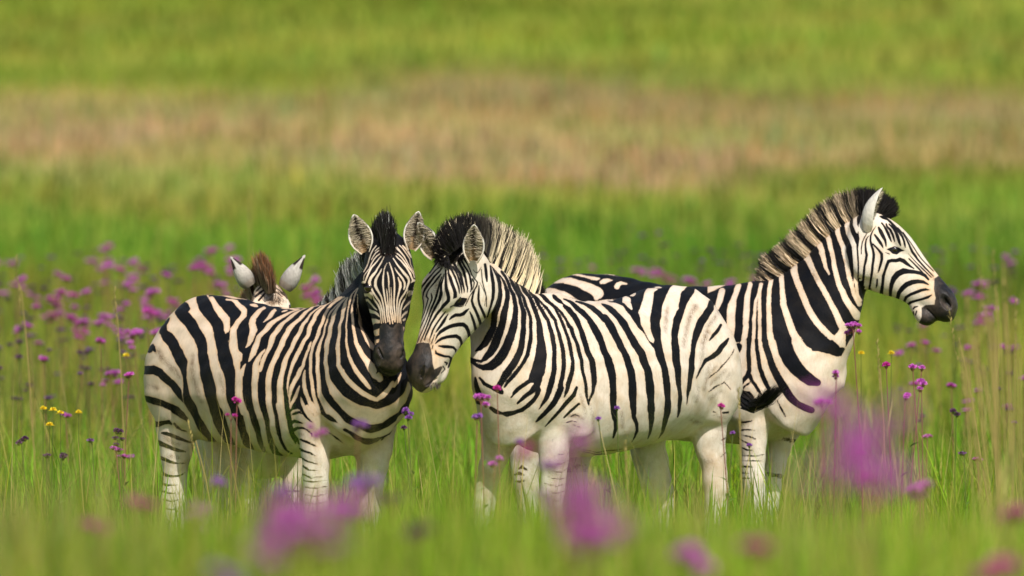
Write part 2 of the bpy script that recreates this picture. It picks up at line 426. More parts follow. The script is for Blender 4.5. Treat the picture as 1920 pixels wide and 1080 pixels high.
B_BODY = '''
b b1: 190,130,25 215,250,50 235,370,50 242,440,30 245,520,18 240,620,18 236,800,18
b b1: 290,210,20 310,330,50 330,450,50 335,560,50 325,660,45 300,760,35 270,850,30 245,930,15
b b1: 330,260,20 390,350,50 420,450,55 430,560,58 420,660,65 395,760,80 350,870,90 340,960,85 b2: 400,120,90 350,230,100 290,320,100 220,390,70 160,430,25
b b1: 300,200,12 380,290,20 450,380,25 500,470,40 530,560,65 530,660,70 515,760,80 480,860,95 470,960,100 b2: 510,110,110 470,230,120 420,350,120 360,450,110 290,530,80 240,570,40 140,560,50 60,510,30
b b1: 450,290,40 500,370,35 550,470,40 590,570,50 620,660,55 645,760,60 640,860,75 626,960,92 b2: 680,110,110 640,250,120 590,370,130 530,480,140 460,570,130 370,640,120 270,660,80 180,630,50 100,580,40
b b1: 540,330,30 560,400,40 610,480,50 650,560,55 690,650,55 720,740,60 745,840,70 750,950,72 b2: 820,110,75 810,250,85 795,370,95 760,470,95 710,570,100 650,660,100 590,740,110 530,830,90 480,920,80
b b1: 620,390,40 650,460,50 700,560,55 750,650,50 790,760,55 820,850,50 844,960,45 b2: 925,100,50 920,250,55 910,370,60 880,480,60 830,570,55 780,650,50 720,730,60 660,800,60 600,870,50 560,930,30
b b1: 700,450,40 760,540,50 820,630,50 870,720,55 910,820,60 955,960,70 b2: 1045,100,85 1055,200,100 1065,300,115 1068,400,140 1065,500,160 1050,600,180 1030,700,190 990,790,180 900,850,60 820,900,60 750,950,50 690,1010,40
b b2: 1030,820,110 1010,920,90 b5: 1000,30,100 930,110,70 860,160,60 800,210,50 740,270,30
b b5: 1030,80,80 1010,150,60 960,230,60 880,300,60 800,360,60 700,400,60 600,420,80 560,410,60
b b1: 780,490,30 850,590,40 920,680,45 980,790,50 1030,880,55 1090,960,55 b2: 1190,100,60 1225,220,65 1245,340,68 1250,460,65 1250,580,70 1245,700,75 1220,830,80 1190,950,85 b5: 1180,110,80 1130,210,60 1080,290,40 1040,350,20
b b1: 880,600,20 970,690,30 1050,780,40 1110,860,50 1191,960,45 b2: 1290,100,45 1320,220,50 1350,330,55 1375,440,60 1385,560,65 1380,680,65 1365,800,65 1330,920,75 b5: 1340,60,90 1310,150,90 1260,240,85 1190,330,75 1120,410,65 1050,470,55 1000,520,30
b b1: 980,600,50 1060,670,60 1140,740,55 1190,800,40 1240,890,45 1271,960,45 b2: 1390,110,45 1430,230,50 1460,350,50 1490,470,50 1505,580,50 1500,700,60 1475,800,65 1440,900,65 b5: 1440,40,60 1410,120,50 1390,190,15
b b1: 1160,620,30 1180,640,50 1250,700,60 1300,745,20
b b1: 1200,770,20 1290,870,40 1340,950,45 1380,1050,50 b2: 1480,110,50 1520,230,55 1570,350,60 1600,460,60 1620,560,60 1640,680,50 1660,790,50 1680,900,45 b5: 1690,120,45 1710,230,30 1720,300,10
b b1: 1310,765,40 1380,820,70 1450,900,75 1486,960,75 b2: 1605,110,75 1640,220,75 1680,330,75 1720,440,75 1765,550,80 1790,660,80 1800,770,75 1800,880,70 b5: 1770,130,40 1735,230,25 1720,300,10
b b1: 1310,670,30 1400,710,60 1490,790,75 1570,850,85 1650,940,85 b2: 1790,100,95 1850,200,95 1905,310,95 b4: 20,50,100 70,170,110 110,280,120 130,400,110 140,520,100 145,640,95 145,760,95 150,880,95 165,980,85 b6: 535,260,80 550,380,65 555,470,60 530,540,45 515,600,20
b b1: 1480,700,30 1600,740,50 1700,790,70 1800,870,90 1870,950,95 b3: 30,550,105 110,680,105 170,800,105 230,900,105 255,960,105 b4: 305,100,95 350,200,105 380,300,110 400,400,115 412,500,115 417,600,115 420,700,110 422,800,105 430,900,80 b6: 800,300,65 840,400,55 845,500,45 800,610,22 770,660,10
b b3: 0,375,50 80,420,75 160,480,90 230,560,90 290,650,100 350,750,105 410,850,105 470,955,105 b4: 540,110,110 580,220,115 620,330,115 645,440,115 660,550,115 668,660,110 672,770,105 675,880,105 b6: 1045,240,85 1045,350,75 1035,440,55 1015,540,35 990,610,15
B b3: 0,305 200,235 400,165 640,115 850,80 1000,90 930,150 880,250 830,380 815,500 790,640 810,800 820,900 830,1000 720,1000 650,900 580,790 480,700 380,520 280,410 180,355 80,335
b b3: 740,900,100 772,1000,110 b4: 785,100,110 825,200,100 850,300,90 872,400,95 890,500,95 900,600,92 905,700,95 905,800,92 900,900,85 b6: 1255,300,75 1230,400,60 1190,520,35 1140,600,12
w b3: 0,345,26 80,350,30 160,390,50 240,450,60 300,530,65 370,620,70 430,720,75 490,800,75 550,880,80 610,970,90 650,1075,100
W b3: 620,150 740,150 760,180 710,210 700,290 690,370 670,480 650,600 660,700 690,800 715,870 705,910 640,870 580,760 530,650 510,540 495,480 520,420 550,330 570,250 590,190
W b3: 715,125 800,120 825,140 780,155 740,150
W b3: 275,290 310,265 360,280 390,300 390,350 415,440 400,450 340,410 275,340
W b3: 370,205 450,205 460,230 430,270 380,270 385,235
w b3: 0,320,20 80,318,20 150,325,10
b b3: 0,235,35 150,180,35 300,135,35 450,105,30 640,80,18
w b3: 0,282,16 200,212,16 400,150,16 600,108,14 750,88,12 850,85,8
b b3: 1210,180,130 1150,250,150 1115,350,110 1095,450,85 1065,500,105 1030,600,115 1010,700,100 1000,800,100 1000,900,100 1005,960,102 b4: 1010,100,102 1022,200,100 1035,300,90 1048,400,75 1058,500,75 1068,600,65 1075,700,60 1070,800,50 1062,900,45 1045,980,22
b b3: 1510,350,90 1490,430,100 1430,520,110 1370,610,115 1330,700,110 1300,800,100 1270,880,80 1250,980,60 b4: 1248,50,60 1245,100,65 1238,200,80 1230,300,85 1220,400,85 1205,500,70 1195,600,50 1180,700,28 1160,800,14
b b3: 1640,660,40 1590,740,50 1530,810,45 1480,870,22
b b3: 1740,850,30 1700,910,60 1640,970,75 b4: 1600,70,80 1530,130,70 1470,170,60 1430,190,60 1390,250,40 1340,320,30 1300,440,20
b b4: 1810,40,12 1780,120,12 1720,210,18 1650,270,22 1580,340,18 1500,410,18 1470,440,10
b b4: 1660,510,12 1590,540,20 1530,580,25 1470,620,15
b b4: 1680,490,18 1730,540,18 1770,590,12
b b4: 1530,900,25 1570,910,12
b b4: 1660,915,25 1740,910,30
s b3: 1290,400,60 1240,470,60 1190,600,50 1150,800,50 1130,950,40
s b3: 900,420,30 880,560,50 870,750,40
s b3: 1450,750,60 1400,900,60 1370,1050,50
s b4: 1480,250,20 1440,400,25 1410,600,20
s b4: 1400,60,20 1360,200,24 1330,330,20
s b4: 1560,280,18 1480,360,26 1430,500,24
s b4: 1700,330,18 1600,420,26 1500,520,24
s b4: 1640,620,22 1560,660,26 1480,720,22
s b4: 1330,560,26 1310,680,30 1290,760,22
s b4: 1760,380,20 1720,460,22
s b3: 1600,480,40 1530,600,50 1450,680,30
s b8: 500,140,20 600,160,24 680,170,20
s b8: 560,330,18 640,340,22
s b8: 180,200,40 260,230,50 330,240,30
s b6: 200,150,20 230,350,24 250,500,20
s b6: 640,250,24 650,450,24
b b5: 800,30,55 750,80,45 700,130,35 650,190,20
b b5: 1560,50,40 1520,150,60 1450,230,60 1380,310,55 1310,390,45 1240,470,40 1170,550,25 1120,600,12
b b5: 1590,270,35 1520,340,40 1450,400,35 1380,470,20
s b5: 1610,150,15 1640,260,20 1670,360,20 1685,430,12
s b5: 1450,440,40 1550,440,50 1640,480,40
b b5: 1480,450,16 1540,420,20 1600,450,14
b b5: 1420,530,14 1500,510,18 1560,530,14
b b5: 1500,560,14 1580,590,18 1620,610,12
b b2: 160,800,30 170,880,55 190,980,70 220,1060,60
b b2: 215,800,30 280,880,50 380,930,50 480,960,100 520,1000,70
b b5: 370,330,50 450,380,60 530,410,40
b b5: 130,180,40 160,240,50 220,270,40
b b7: 1290,100,12 1360,80,12 1440,75,10
b b7: 1280,235,12 1370,215,12 1460,160,12
b b7: 1250,330,12 1350,335,14 1440,280,12
b b7: 1140,390,12 1230,425,20 1320,435,18 1410,405,12
b b7: 1110,490,15 1200,515,20 1290,530,20 1400,495,12
b b7: 1180,610,18 1260,625,22 1330,615,18 1390,590,10
b b7: 1190,725,18 1260,735,22 1330,725,15
b b8: 610,480,20 660,455,25
b b8: 605,720,15 680,640,15
b b8: 660,880,12 700,830,14
s b8: 400,770,40 470,770,30
b b6: 100,770,8 300,800,14 450,780,10 650,750,8
b b6: 100,800,12 300,830,22 450,840,22 650,800,10
'''
B_HEAD = '''
b h6: 740,300,40 740,420,50 740,560,60 750,680,75 780,780,80 800,870,80 795,940,78 h7: 760,80,80 690,150,75 640,220,60 580,290,60 530,360,55 490,430,50 440,510,45 400,600,42 360,690,42 320,780,38 290,870,25
b h6: 700,380,20 680,500,30 640,600,60 640,700,60 640,800,75 615,910,72 h7: 560,110,60 510,200,55 470,280,50 430,370,45 400,450,40 370,520,38 340,600,35 300,700,32 260,790,30 220,880,22 200,930,18
b h6: 660,440,25 610,560,30 590,640,35 570,740,50 540,850,50 h7: 510,40,50 470,130,48 430,220,42 400,300,36 370,380,32 340,460,28 300,560,26 260,650,24 210,760,22 170,850,18 140,930,15
b h6: 430,790,25 450,870,40 h7: 440,30,35 400,130,30 370,210,28 340,300,26 300,400,24 260,490,22 210,600,20 150,710,18 100,830,15 60,930,12
b h6: 640,380,30 560,480,45 500,560,40 440,630,30 400,680,25 350,760,30 330,850,38 h7: 370,0,35 345,90,28 320,180,26 295,270,24 260,370,22 220,460,20 170,560,18 110,680,16 60,790,14
b h6: 660,260,30 580,350,40 500,430,45 440,510,48 370,600,60 310,690,55 270,770,35 255,880,25 h7: 265,40,26 275,150,22 260,250,20 240,350,20 200,470,16 140,590,14 80,710,12
b h6: 620,230,25 520,300,30 440,400,35 360,490,45 290,580,45 230,660,35 200,740,28 185,820,25
b h6: 560,130,40 480,240,40 400,360,30
b h6: 790,250,25 800,370,50 840,480,75 870,580,75 910,680,75 940,780,80 940,850,85 905,890,30
b h6: 780,200,25 860,280,55 900,370,50 940,450,50 970,540,45 1000,620,45 1020,700,40 1030,790,20
b h6: 800,190,30 890,230,50 950,320,48 990,410,45 1020,500,45 1050,590,45 1070,680,40 1080,790,18
b h6: 760,60,120 860,90,80 930,180,60 980,280,60 1040,370,65 1070,470,70 1090,560,60 1115,650,45 1130,720,35 1125,785,15
b h6: 960,30,60 1020,130,60 1060,210,60 1110,300,65 1140,400,60 1160,490,55 1175,590,50 1200,680,38 1195,770,20
b h6: 1050,30,45 1090,130,45 1140,220,45 1200,310,45 1240,400,45 1260,480,50 1275,580,50 1285,680,40 1260,760,20
b h6: 1130,60,50 1200,180,30 1250,290,28 1290,400,28 1350,480,22 1410,560,30 1390,640,35 1340,720,30 1290,780,25 1240,860,22 1200,950,25 1150,1050,18
b h6: 1300,480,25 1340,560,30 1330,640,25 1300,720,15
b h6: 1320,290,15 1360,340,18 1400,360,22 1440,320,18 1490,230,12
b h6: 1490,280,20 1500,400,25 1510,520,25 1540,650,25 1580,780,25 1600,900,25 1600,1070,18
b h6: 1440,620,20 1440,720,40 1430,820,50 1430,915,52 h7: 1450,120,55 1500,230,60 1550,340,60 1590,440,45 1600,540,20
b h6: 1340,730,40 1310,830,45 1290,930,50 h7: 1290,50,55 1320,150,60 1370,250,65 1420,370,65 1460,480,65 1490,600,65 1520,720,50 1515,820,20
b h7: 1245,270,20 1290,370,55 1330,480,60 1360,600,65 1385,720,60 1395,830,55 1390,930,50 1375,1030,20
b h6: 1460,560,12 1530,700,16 1590,850,16 h7: 1560,150,12
b h6: 1570,180,60 1590,330,70 1600,450,60 1610,540,30
b h7: 820,440,30 870,390,60 950,345,75 1040,345,75 1110,320,80 1170,260,60 1230,210,20
b h7: 510,900,12 560,780,40 630,700,70 720,640,80 820,590,80 920,560,85 1020,545,90 1110,545,90 1170,590,85 1210,670,75 1235,770,70 1245,880,70 1240,990,65 h8: 1250,180,60 1220,250,60 1160,310,50 1110,350,20
b h7: 520,950,20 580,890,50 660,840,65 760,810,65 860,795,75 960,790,80 1030,830,75 1070,910,60 1075,1000,55 h8: 1105,180,50 1080,260,45 1040,330,45 1010,410,40 970,490,25
b h8: 700,180,30 780,190,55 870,195,60 960,205,50 1005,250,40 995,295,15
b h8: 640,260,15 650,310,40 720,340,50 800,365,45 880,370,40 920,400,45 910,470,45 880,540,40 865,570,25
b h8: 810,470,30 845,490,40 835,520,25
b h8: 775,545,25 810,600,20 740,670,15
b h7: 740,270,20 690,330,40 630,410,42 580,480,40 520,570,40 470,660,40 440,750,38 410,830,25 390,890,15
b h7: 790,320,20 740,400,50 700,470,70 640,560,60 580,640,45 530,710,25
b h7: 500,760,20 480,830,22 450,910,22 430,960,15
b h7: 470,990,25 450,1060,20
B p: 805,430 890,430 862,478 845,492 822,492 812,470
B h6: 900,1040 950,960 1020,890 1100,875 1200,890 1180,950 1120,1040 1000,1060
b h6: 840,1075,30 900,1040,20
b h7: 900,150,25 960,160,30 1040,170,25 1110,150,25
s h6: 610,460,40 580,560,70 540,660,90 500,780,90
s h7: 80,870,60 200,880,80 330,870,60 430,930,60
n h8: 425,550,34 405,620,66 390,690,84 385,745,50
n h8: 470,900,18 560,830,16 660,770,14
M h8: 150,180 230,150 300,140 400,110 530,130 560,250 580,350 590,500 620,600 740,540 770,560 700,700 640,760 520,920 400,1010 220,1020 80,950 20,700 0,560 20,330 80,200
'''
C_BODY = '''
B p: 1310,555 1400,520 1440,505 1480,480 1530,440 1590,380 1640,360 1640,480 1640,560 1615,590 1600,625 1578,668 1540,672 1500,641 1310,641
B b1: 930,480 1100,390 1250,310 1500,290 1900,330 2300,380 2900,400 3300,420 3300,640 2300,660 1900,680 1500,720 930,660
w c3: 250,190,90 225,280,80 195,380,80 180,430,70
w c3: 480,120,70 450,200,75 410,300,80 385,400,110 375,500,115 370,600,115 370,700,110 365,800,100 360,900,90
w c3: 640,90,60 625,180,65 600,280,75 590,400,85 585,520,85 580,640,80 575,760,75 560,860,80 545,960,85 540,1000,85
w c3: 790,90,55 775,170,45 745,260,35 715,330,35 705,440,40 695,560,45 690,680,45 688,800,45 685,900,50 682,1000,52
w c3: 775,200,30 772,300,40 770,420,42 770,540,45 770,660,45 770,780,50 772,900,55 782,1000,60
w c2: 350,395,40 c3: 930,50,60 905,150,55 900,280,60 895,400,65 900,520,70 905,640,75 910,760,80 930,880,90 970,1000,100
w c2: 480,310,60 485,380,65 c3: 1080,120,65 1090,250,75 1100,380,85 1140,500,90 1180,620,95 1220,740,95 1270,840,110 1330,920,130 1420,1000,150
w c2: 480,0,80 540,60,90 600,130,100 650,210,100 655,300,90 690,400,85 c3: 1320,130,85 1370,250,85 1420,380,85 1480,500,90 1560,620,90 1650,720,90 1740,810,80 1830,880,90 1890,930,80
w c2: 760,0,120 800,50,110 850,120,90 900,220,80 950,340,70 1010,450,75 1080,570,75 1150,700,75 1230,850,82 1290,1000,90 1340,1075,110
w c1: 900,740,60 950,800,90 1010,880,80 1050,970,70 c2: 1040,30,70 1070,130,60 1090,220,50 1120,280,40 1140,325,25
w c1: 1060,680,90 1110,740,70 1135,800,65 1160,920,65 c2: 1180,20,60 1200,130,60 1220,250,65 1250,370,70 1280,470,75 1330,580,80 1380,690,85 1430,770,90 1490,850,110 1530,900,120
w c1: 1250,600,80 1260,640,65 1265,720,65 1290,810,65 1340,920,65 c2: 1350,30,60 1380,150,60 1400,270,60 1420,370,60 1450,480,60 1480,580,60 1520,670,60 1560,740,70
w c1: 1400,530,65 1390,620,60 1410,720,65 1450,800,65 1490,900,65 c2: 1495,30,60 1505,150,60 1510,280,55 1510,400,50 1520,500,45 1540,600,40 1580,690,40
w c1: 1520,450,60 1500,500,50 1500,600,55 1540,690,60
W c3: 1830,780 1920,680 1960,700 1960,980 1870,960 1800,900 1760,850
W c4: 1150,130 1300,140 1450,180 1540,210 1600,250 1500,420 1380,560 1280,480 1200,400 1120,290 1060,180 930,50 920,-30 1040,-30 1090,70
W c4: 600,-20 690,-20 740,150 800,300 880,400 1000,520 1100,580 1190,610 1260,640 1340,560 1420,530 1420,620 1300,740 1270,800 1240,880 1170,870 1020,830 950,740 850,600 750,450 680,300 640,160
b c3: 480,950,90 460,1000,95 c4: 160,100,70 160,200,40 155,300,15
b c4: 325,-20,65 320,150,65 325,300,65 330,400,65 310,470,70 250,540,60 200,620,60 165,680,30
b c4: 340,480,60 370,550,50 420,610,50 460,680,45 500,740,25
b c4: 330,580,30 270,620,25 240,670,15
b c4: 430,-20,50 440,120,55 460,250,60 480,370,60 520,490,65 560,580,65 600,660,50 590,700,40
b c4: 545,-20,85 560,60,90 610,220,95 660,370,100 740,520,110 820,650,120 900,780,110 1000,870,90 1100,920,100 1190,950,90
b c4: 800,-20,210 840,130,220 900,260,220 980,370,200 1080,470,180 1180,540,160 1270,570,100
B c4: 1050,-20 1480,-20 1570,60 1610,130 1550,210 1380,160 1240,130 1130,70
b c4: 200,730,30 260,705,40 330,710,40 390,770,30
b c4: 720,820,20 770,920,30 830,1040,20
b b8: 880,238,25 980,230,30 1040,215,15
b b8: 880,345,25 980,335,25 1080,350,15
b b8: 880,405,15 1000,435,25 1080,465,20
b b8: 850,455,15 950,510,25 1030,560,25
b b8: 870,570,15 960,615,25 1050,630,20
b b8: 870,690,20 1000,700,25 1100,700,20 1200,680,12
b b8: 870,760,20 1000,765,20 1180,775,10
b b8: 870,845,30 1040,850,30
b b8: 880,935,25 980,940,20
b b8: 880,1010,25 1000,1010,15
b b7: 750,290,15 800,265,50 860,295,30 890,315,10
b b7: 700,370,25 770,350,50 830,380,20
b b7: 720,460,20 780,465,40 850,450,15
w b1: 950,520,30 1000,540,70 1100,560,90 1200,580,90 1300,610,90 1400,650,70 1480,690,30
w b1: 1100,415,40 1200,410,70 1300,410,75 1400,420,85 1500,450,95 1600,490,110 1700,530,130 1780,590,150 1760,640,80
w b1: 1050,420,20 1150,370,20 1250,345,15 1400,335,12 1500,345,20 1600,355,25 1690,385,45 1760,395,40 1800,390,20
w b1: 1830,440,50 1890,420,60
w b3: 20,60,80 80,40,60 130,40,15
w b3: 200,130,75 210,100,60 250,75,40 330,80,20
s c2: 900,280,40 960,400,40
'''
C_HEAD = '''
b c6: 60,200,120 100,330,80 95,450,60 90,560,40 100,700,40 110,850,40 113,980,42 c7: 88,100,30 82,250,25 75,370,15
b c7: 10,150,25 20,300,40 40,430,50 80,560,50 110,630,40
b c6: 390,90,15 330,170,20 250,300,25 200,420,30 180,550,30 180,680,20
b c6: 340,270,20 290,350,35 270,470,45 280,590,55 300,700,65 280,830,60 250,950,50 c7: 195,50,48 190,120,45 175,250,45 165,380,45 160,500,45 170,600,40 190,650,20
b c6: 510,50,15 440,150,25 390,260,40 385,380,50 410,490,55 440,580,60 460,690,65 450,820,65 430,950,60 c7: 340,60,50 330,130,50 310,260,40 290,390,40 275,520,40 275,610,30
b c7: 320,400,14 322,520,18 315,610,16
b c6: 440,450,40 520,530,45 590,610,55 640,680,70 640,800,70 610,920,60 575,1040,45 c7: 445,105,20
b c7: 430,230,30 425,320,40 410,380,20
b c6: 480,240,40 540,320,65 600,410,75 650,490,50 670,540,20
b c6: 570,80,50 610,160,90 660,260,90 710,350,70 730,420,50 735,500,30
b c6: 640,-20,40 680,30,40 730,110,60 780,210,70 820,310,60 855,395,30
b c6: 740,0,40 760,60,50 830,130,60 880,230,60 910,320,50 930,400,25
b c6: 800,0,30 830,30,40 900,90,60 960,190,70 1000,290,80 1030,390,70 1060,480,35
b c6: 880,20,50 940,80,50 1030,180,60 1100,280,60 1140,380,50 1160,470,45 1170,530,20
b c6: 1000,90,40 1130,230,30 1200,350,40 1250,450,45 1280,530,50 1330,630,60 1390,710,60 1440,790,50 1520,880,45 1600,970,45 c7: 1360,90,28 1440,170,20
b c6: 1120,190,30 1200,300,25 1290,420,22 1380,560,25 1440,660,28 1530,780,30 1620,880,28 1720,980,28 1800,1060,22
b c6: 1240,670,12 1310,750,20 1400,850,25 1480,930,30 1560,1010,35 c7: 1300,90,25 1400,190,18
b c6: 1250,780,30 1320,850,35 1400,930,40 1480,1010,45 c7: 1230,90,28 1330,190,30
b c6: 720,640,15 810,675,30
b c7: 480,710,40 490,650,55 500,540,70 510,430,65 530,300,55 540,170,60 c6: 710,1060,60 750,940,70 790,840,80 870,820,80 960,825,80 1050,800,95 1130,830,100 1200,890,80 1280,950,55 1360,1000,30
b c7: 545,600,45 545,680,25
b c7: 1350,230,40 1290,160,60 1200,115,65 1100,95,70 1000,85,80 900,80,110 800,130,110 730,210,100 690,310,80 670,420,65 665,540,55 665,640,45 660,685,20
b c7: 1350,320,25 1260,275,60 1160,265,75 1060,280,90 960,320,95 880,390,90 820,470,75 795,570,65 790,680,70 780,770,70 770,825,40
b c7: 1370,420,15 1300,410,50 1220,425,55 1120,465,60 1030,500,55 950,550,55 920,620,50 920,720,50 930,820,45 930,890,25
b c7: 1410,510,20 1340,550,50 1240,585,45 1140,610,45 1040,640,50 980,680,45 985,770,40 1000,860,40 1000,910,25
b c7: 1160,715,20 1100,730,35 1080,760,30
b c7: 1080,810,25 1080,900,35 1110,960,25
b c7: 1140,800,25 1120,870,25
B c6: 740,570 830,530 930,500 1030,530 1100,570 1160,600 1060,630 980,690 880,670 820,610
B c5: 690,780 800,760 960,880 1120,1040 1180,1080 1060,1080 960,960 880,880 760,840
s c7: 1400,150,60 1440,230,50
n c7: 1650,575,26 1685,645,60 1735,705,34
n c7: 1330,770,14 1430,870,22 1520,960,22 1565,1015,16
M c7: 1460,210 1540,160 1660,180 1780,270 1850,430 1920,560 1920,700 1880,800 1830,920 1730,1030 1620,1070 1560,1130 1400,1180 1240,1130 1180,1010 1230,900 1230,740 1300,690 1460,680 1480,560 1450,400
'''
F_HEAD = '''
b c8: 620,830,40 650,900,50 640,980,40 630,1060,40
b c8: 720,860,30 800,780,40 880,700,40 910,600,30
b c8: 690,970,40 780,900,50 860,840,40
b c8: 760,1040,40 840,950,40 900,880,30
b c8: 1060,700,25 1150,770,25 1230,830,40 1260,880,20
b c8: 1060,790,25 1160,860,25 1240,950,20
b c8: 1050,860,20 1130,910,20 1200,970,15
b c8: 545,960,20 560,1010,25
s c8: 900,900,120 1000,950,180 1100,1000,160 1000,1060,200
'''


def parse_pattern(text, white=1.0):
    items = []
    for line in text.strip().splitlines():
        tok = line.split()
        kind = tok[0]
        pts = []
        r = None
        for t in tok[1:]:
            if t.endswith(':'):
                r = REG[t[:-1]]
                continue
            a = [float(q) for q in t.split(',')]
            p = [r[0] + a[0] * r[2], r[1] + a[1] * r[2]]
            if kind in 'bwsn':
                p.append(a[2] * r[2] * 0.5 * (white if kind == 'w' else 1.0))
            pts.append(p)
        items.append((kind, np.array(pts)))
    return items


def stroke_val(P, pts, best=-9.0):
    """signed closeness (px) of points P to a tapering stroke"""
    val = np.full(len(P), best)
    for a, b in zip(pts[:-1], pts[1:]):
        m = 9 + max(a[2], b[2])
        sel = np.nonzero((P[:, 0] > min(a[0], b[0]) - m) & (P[:, 0] < max(a[0], b[0]) + m) &
                         (P[:, 1] > min(a[1], b[1]) - m) & (P[:, 1] < max(a[1], b[1]) + m))[0]
        if len(sel) == 0:
            continue
        q = P[sel]
        ab = b[:2] - a[:2]
        L2 = max(ab @ ab, 1e-9)
        t = np.clip(((q - a[:2]) @ ab) / L2, 0, 1)
        d = np.hypot(q[:, 0] - a[0] - t * ab[0], q[:, 1] - a[1] - t * ab[1])
        v = a[2] + (b[2] - a[2]) * t - d
        val[sel] = np.maximum(val[sel], v)
    return val


def poly_val(P, pts):
    n = len(pts)
    d2 = np.full(len(P), 1e9)
    ins = np.zeros(len(P), bool)
    for i in range(n):
        a, b = pts[i], pts[(i + 1) % n]
        ab = b - a
        t = np.clip(((P - a) @ ab) / max(ab @ ab, 1e-9), 0, 1)
        d2 = np.minimum(d2, ((P - a - t[:, None] * ab) ** 2).sum(1))
        c = (a[1] > P[:, 1]) != (b[1] > P[:, 1])
        xi = a[0] + (P[:, 1] - a[1]) * ab[0] / (ab[1] if abs(ab[1]) > 1e-9 else 1e-9)
        ins ^= c & (P[:, 0] < xi)
    d = np.sqrt(d2)
    return np.clip(np.where(ins, d, -d), -9, 9)


def eval_pattern(P, items):
    val = np.full(len(P), -8.0)
    shade = np.zeros(len(P))
    muz = np.zeros(len(P))
    hole = np.zeros(len(P))
    for kind, pts in items:
        if kind == 'b':
            val = np.maximum(val, stroke_val(P, pts))
        elif kind == 'w':
            val = np.minimum(val, -stroke_val(P, pts))
        elif kind == 'B':
            val = np.maximum(val, poly_val(P, pts))
        elif kind == 'W':
            val = np.minimum(val, -poly_val(P, pts))
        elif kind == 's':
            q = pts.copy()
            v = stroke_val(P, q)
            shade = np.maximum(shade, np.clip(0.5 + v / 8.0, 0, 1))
        elif kind == 'n':
            hole = np.maximum(hole, np.clip(0.5 + stroke_val(P, pts) / 2.5, 0, 1))
        elif kind == 'M':
            muz = np.maximum(muz, np.clip(0.5 + poly_val(P, pts) / 5.0, 0, 1))
    return np.clip(val, -8, 8), shade, muz, hole


# ---------------------------------------------------------------- lofted flesh
def unit(v):
    v = np.asarray(v, float)
    return v / np.linalg.norm(v)


def catmull(A, sub):
    A = np.asarray(A, float)
    n = len(A)
    out = []
    for i in range(n - 1):
        p0, p1, p2, p3 = A[max(i - 1, 0)], A[i], A[i + 1], A[min(i + 2, n - 1)]
        for j in range(sub):
            t = j / sub
            out.append(0.5 * (2 * p1 + (p2 - p0) * t + (2 * p0 - 5 * p1 + 4 * p2 - p3) * t * t + (3 * p1 - p0 - 3 * p2 + p3) * t ** 3))
    out.append(A[-1])
    return np.array(out)


def loft(rings, part, n=30, sub=5):
    """rings: (centre, up half vector, side half vector, top narrowing)"""
    A = catmull([np.concatenate([r[0], r[1], r[2], [r[3]]]) for r in rings], sub)
    first, last = A[0].copy(), A[-1].copy()
    d0, d1 = unit(A[0, :3] - A[1, :3]), unit(A[-1, :3] - A[-2, :3])
    pre, post = [], []
    for f, h in ((0.85, 0.25), (0.5, 0.42)):
        for base, d, store in ((first, d0, pre), (last, d1, post)):
            e = base.copy()
            e[:3] += d * h * min(np.linalg.norm(base[3:6]), np.linalg.norm(base[6:9]))
            e[3:9] *= f
            store.append(e)
    A = np.array(pre[::-1] + list(A) + post)
    t = np.linspace(0, 2 * math.pi, n, endpoint=False)
    st, ct = np.sin(t), np.cos(t)
    V, U = [], []
    s = 0.0
    for i, a in enumerate(A):
        if i:
            s += np.linalg.norm(a[:3] - A[i - 1, :3])
        V.append(a[None, :3] + st[:, None] * a[None, 3:6] + (ct * (1 - a[9] * st))[:, None] * a[None, 6:9])
        U += [s] * n
    V = np.concatenate(V)
    Fs = []
    for i in range(len(A) - 1):
        for j in range(n):
            k = (j + 1) % n
            Fs.append((i * n + j, i * n + k, (i + 1) * n + k, (i + 1) * n + j))
    c0, c1 = len(V), len(V) + 1
    V = np.concatenate([V, A[0][None, :3], A[-1][None, :3]])
    U += [0.0, s]
    m = (len(A) - 1) * n
    for j in range(n):
        k = (j + 1) % n
        Fs.append((c0, k, j))
        Fs.append((c1, m + j, m + k))
    return V, Fs, np.array(U), np.full(len(V), part)


def ring_axis(centres, radii, fore, ratio=1.0, part=0, n=20, sub=4):
    """limb: circular rings square to the limb; fore is its front-to-back direction"""
    C = np.array(centres)
    rings = []
    for i in range(len(C)):
        tan = unit(C[min(i + 1, len(C) - 1)] - C[max(i - 1, 0)])
        u = unit(np.asarray(fore) - tan * np.dot(fore, tan))
        v = np.cross(tan, u)
        rings.append((C[i], u * radii[i], v * radii[i] * ratio, 0.0))
    return loft(rings, part, n, sub)


HEAD_RINGS = [(-.03, -.05, -.15, .045, 0), (0, -.008, -.20, .080, -.05), (.05, .010, -.235, .094, -.10), (.10, .020, -.262, .102, -.14), (.16, .022, -.272, .106, -.14),
              (.21, .016, -.262, .100, -.06), (.26, .007, -.238, .085, .05), (.32, -.002, -.205, .069, .10), (.38, -.008, -.182, .061, .10),
              (.43, -.010, -.157, .059, .04), (.475, -.014, -.150, .063, -.02), (.51, -.026, -.144, .061, 0), (.535, -.046, -.134, .051, 0), (.55, -.075, -.118, .03, 0)]

TRUNK = [(-.77, 1.10, .86, .085), (-.72, 1.20, .78, .150), (-.62, 1.272, .69, .218), (-.50, 1.297, .655, .252), (-.35, 1.288, .645, .268), (-.20, 1.262, .625, .285),
         (0, 1.243, .600, .298), (.20, 1.248, .590, .288), (.35, 1.268, .595, .255), (.48, 1.262, .625, .225), (.58, 1.20, .68, .200), (.66, 1.10, .74, .165), (.72, 1.00, .80, .10)]


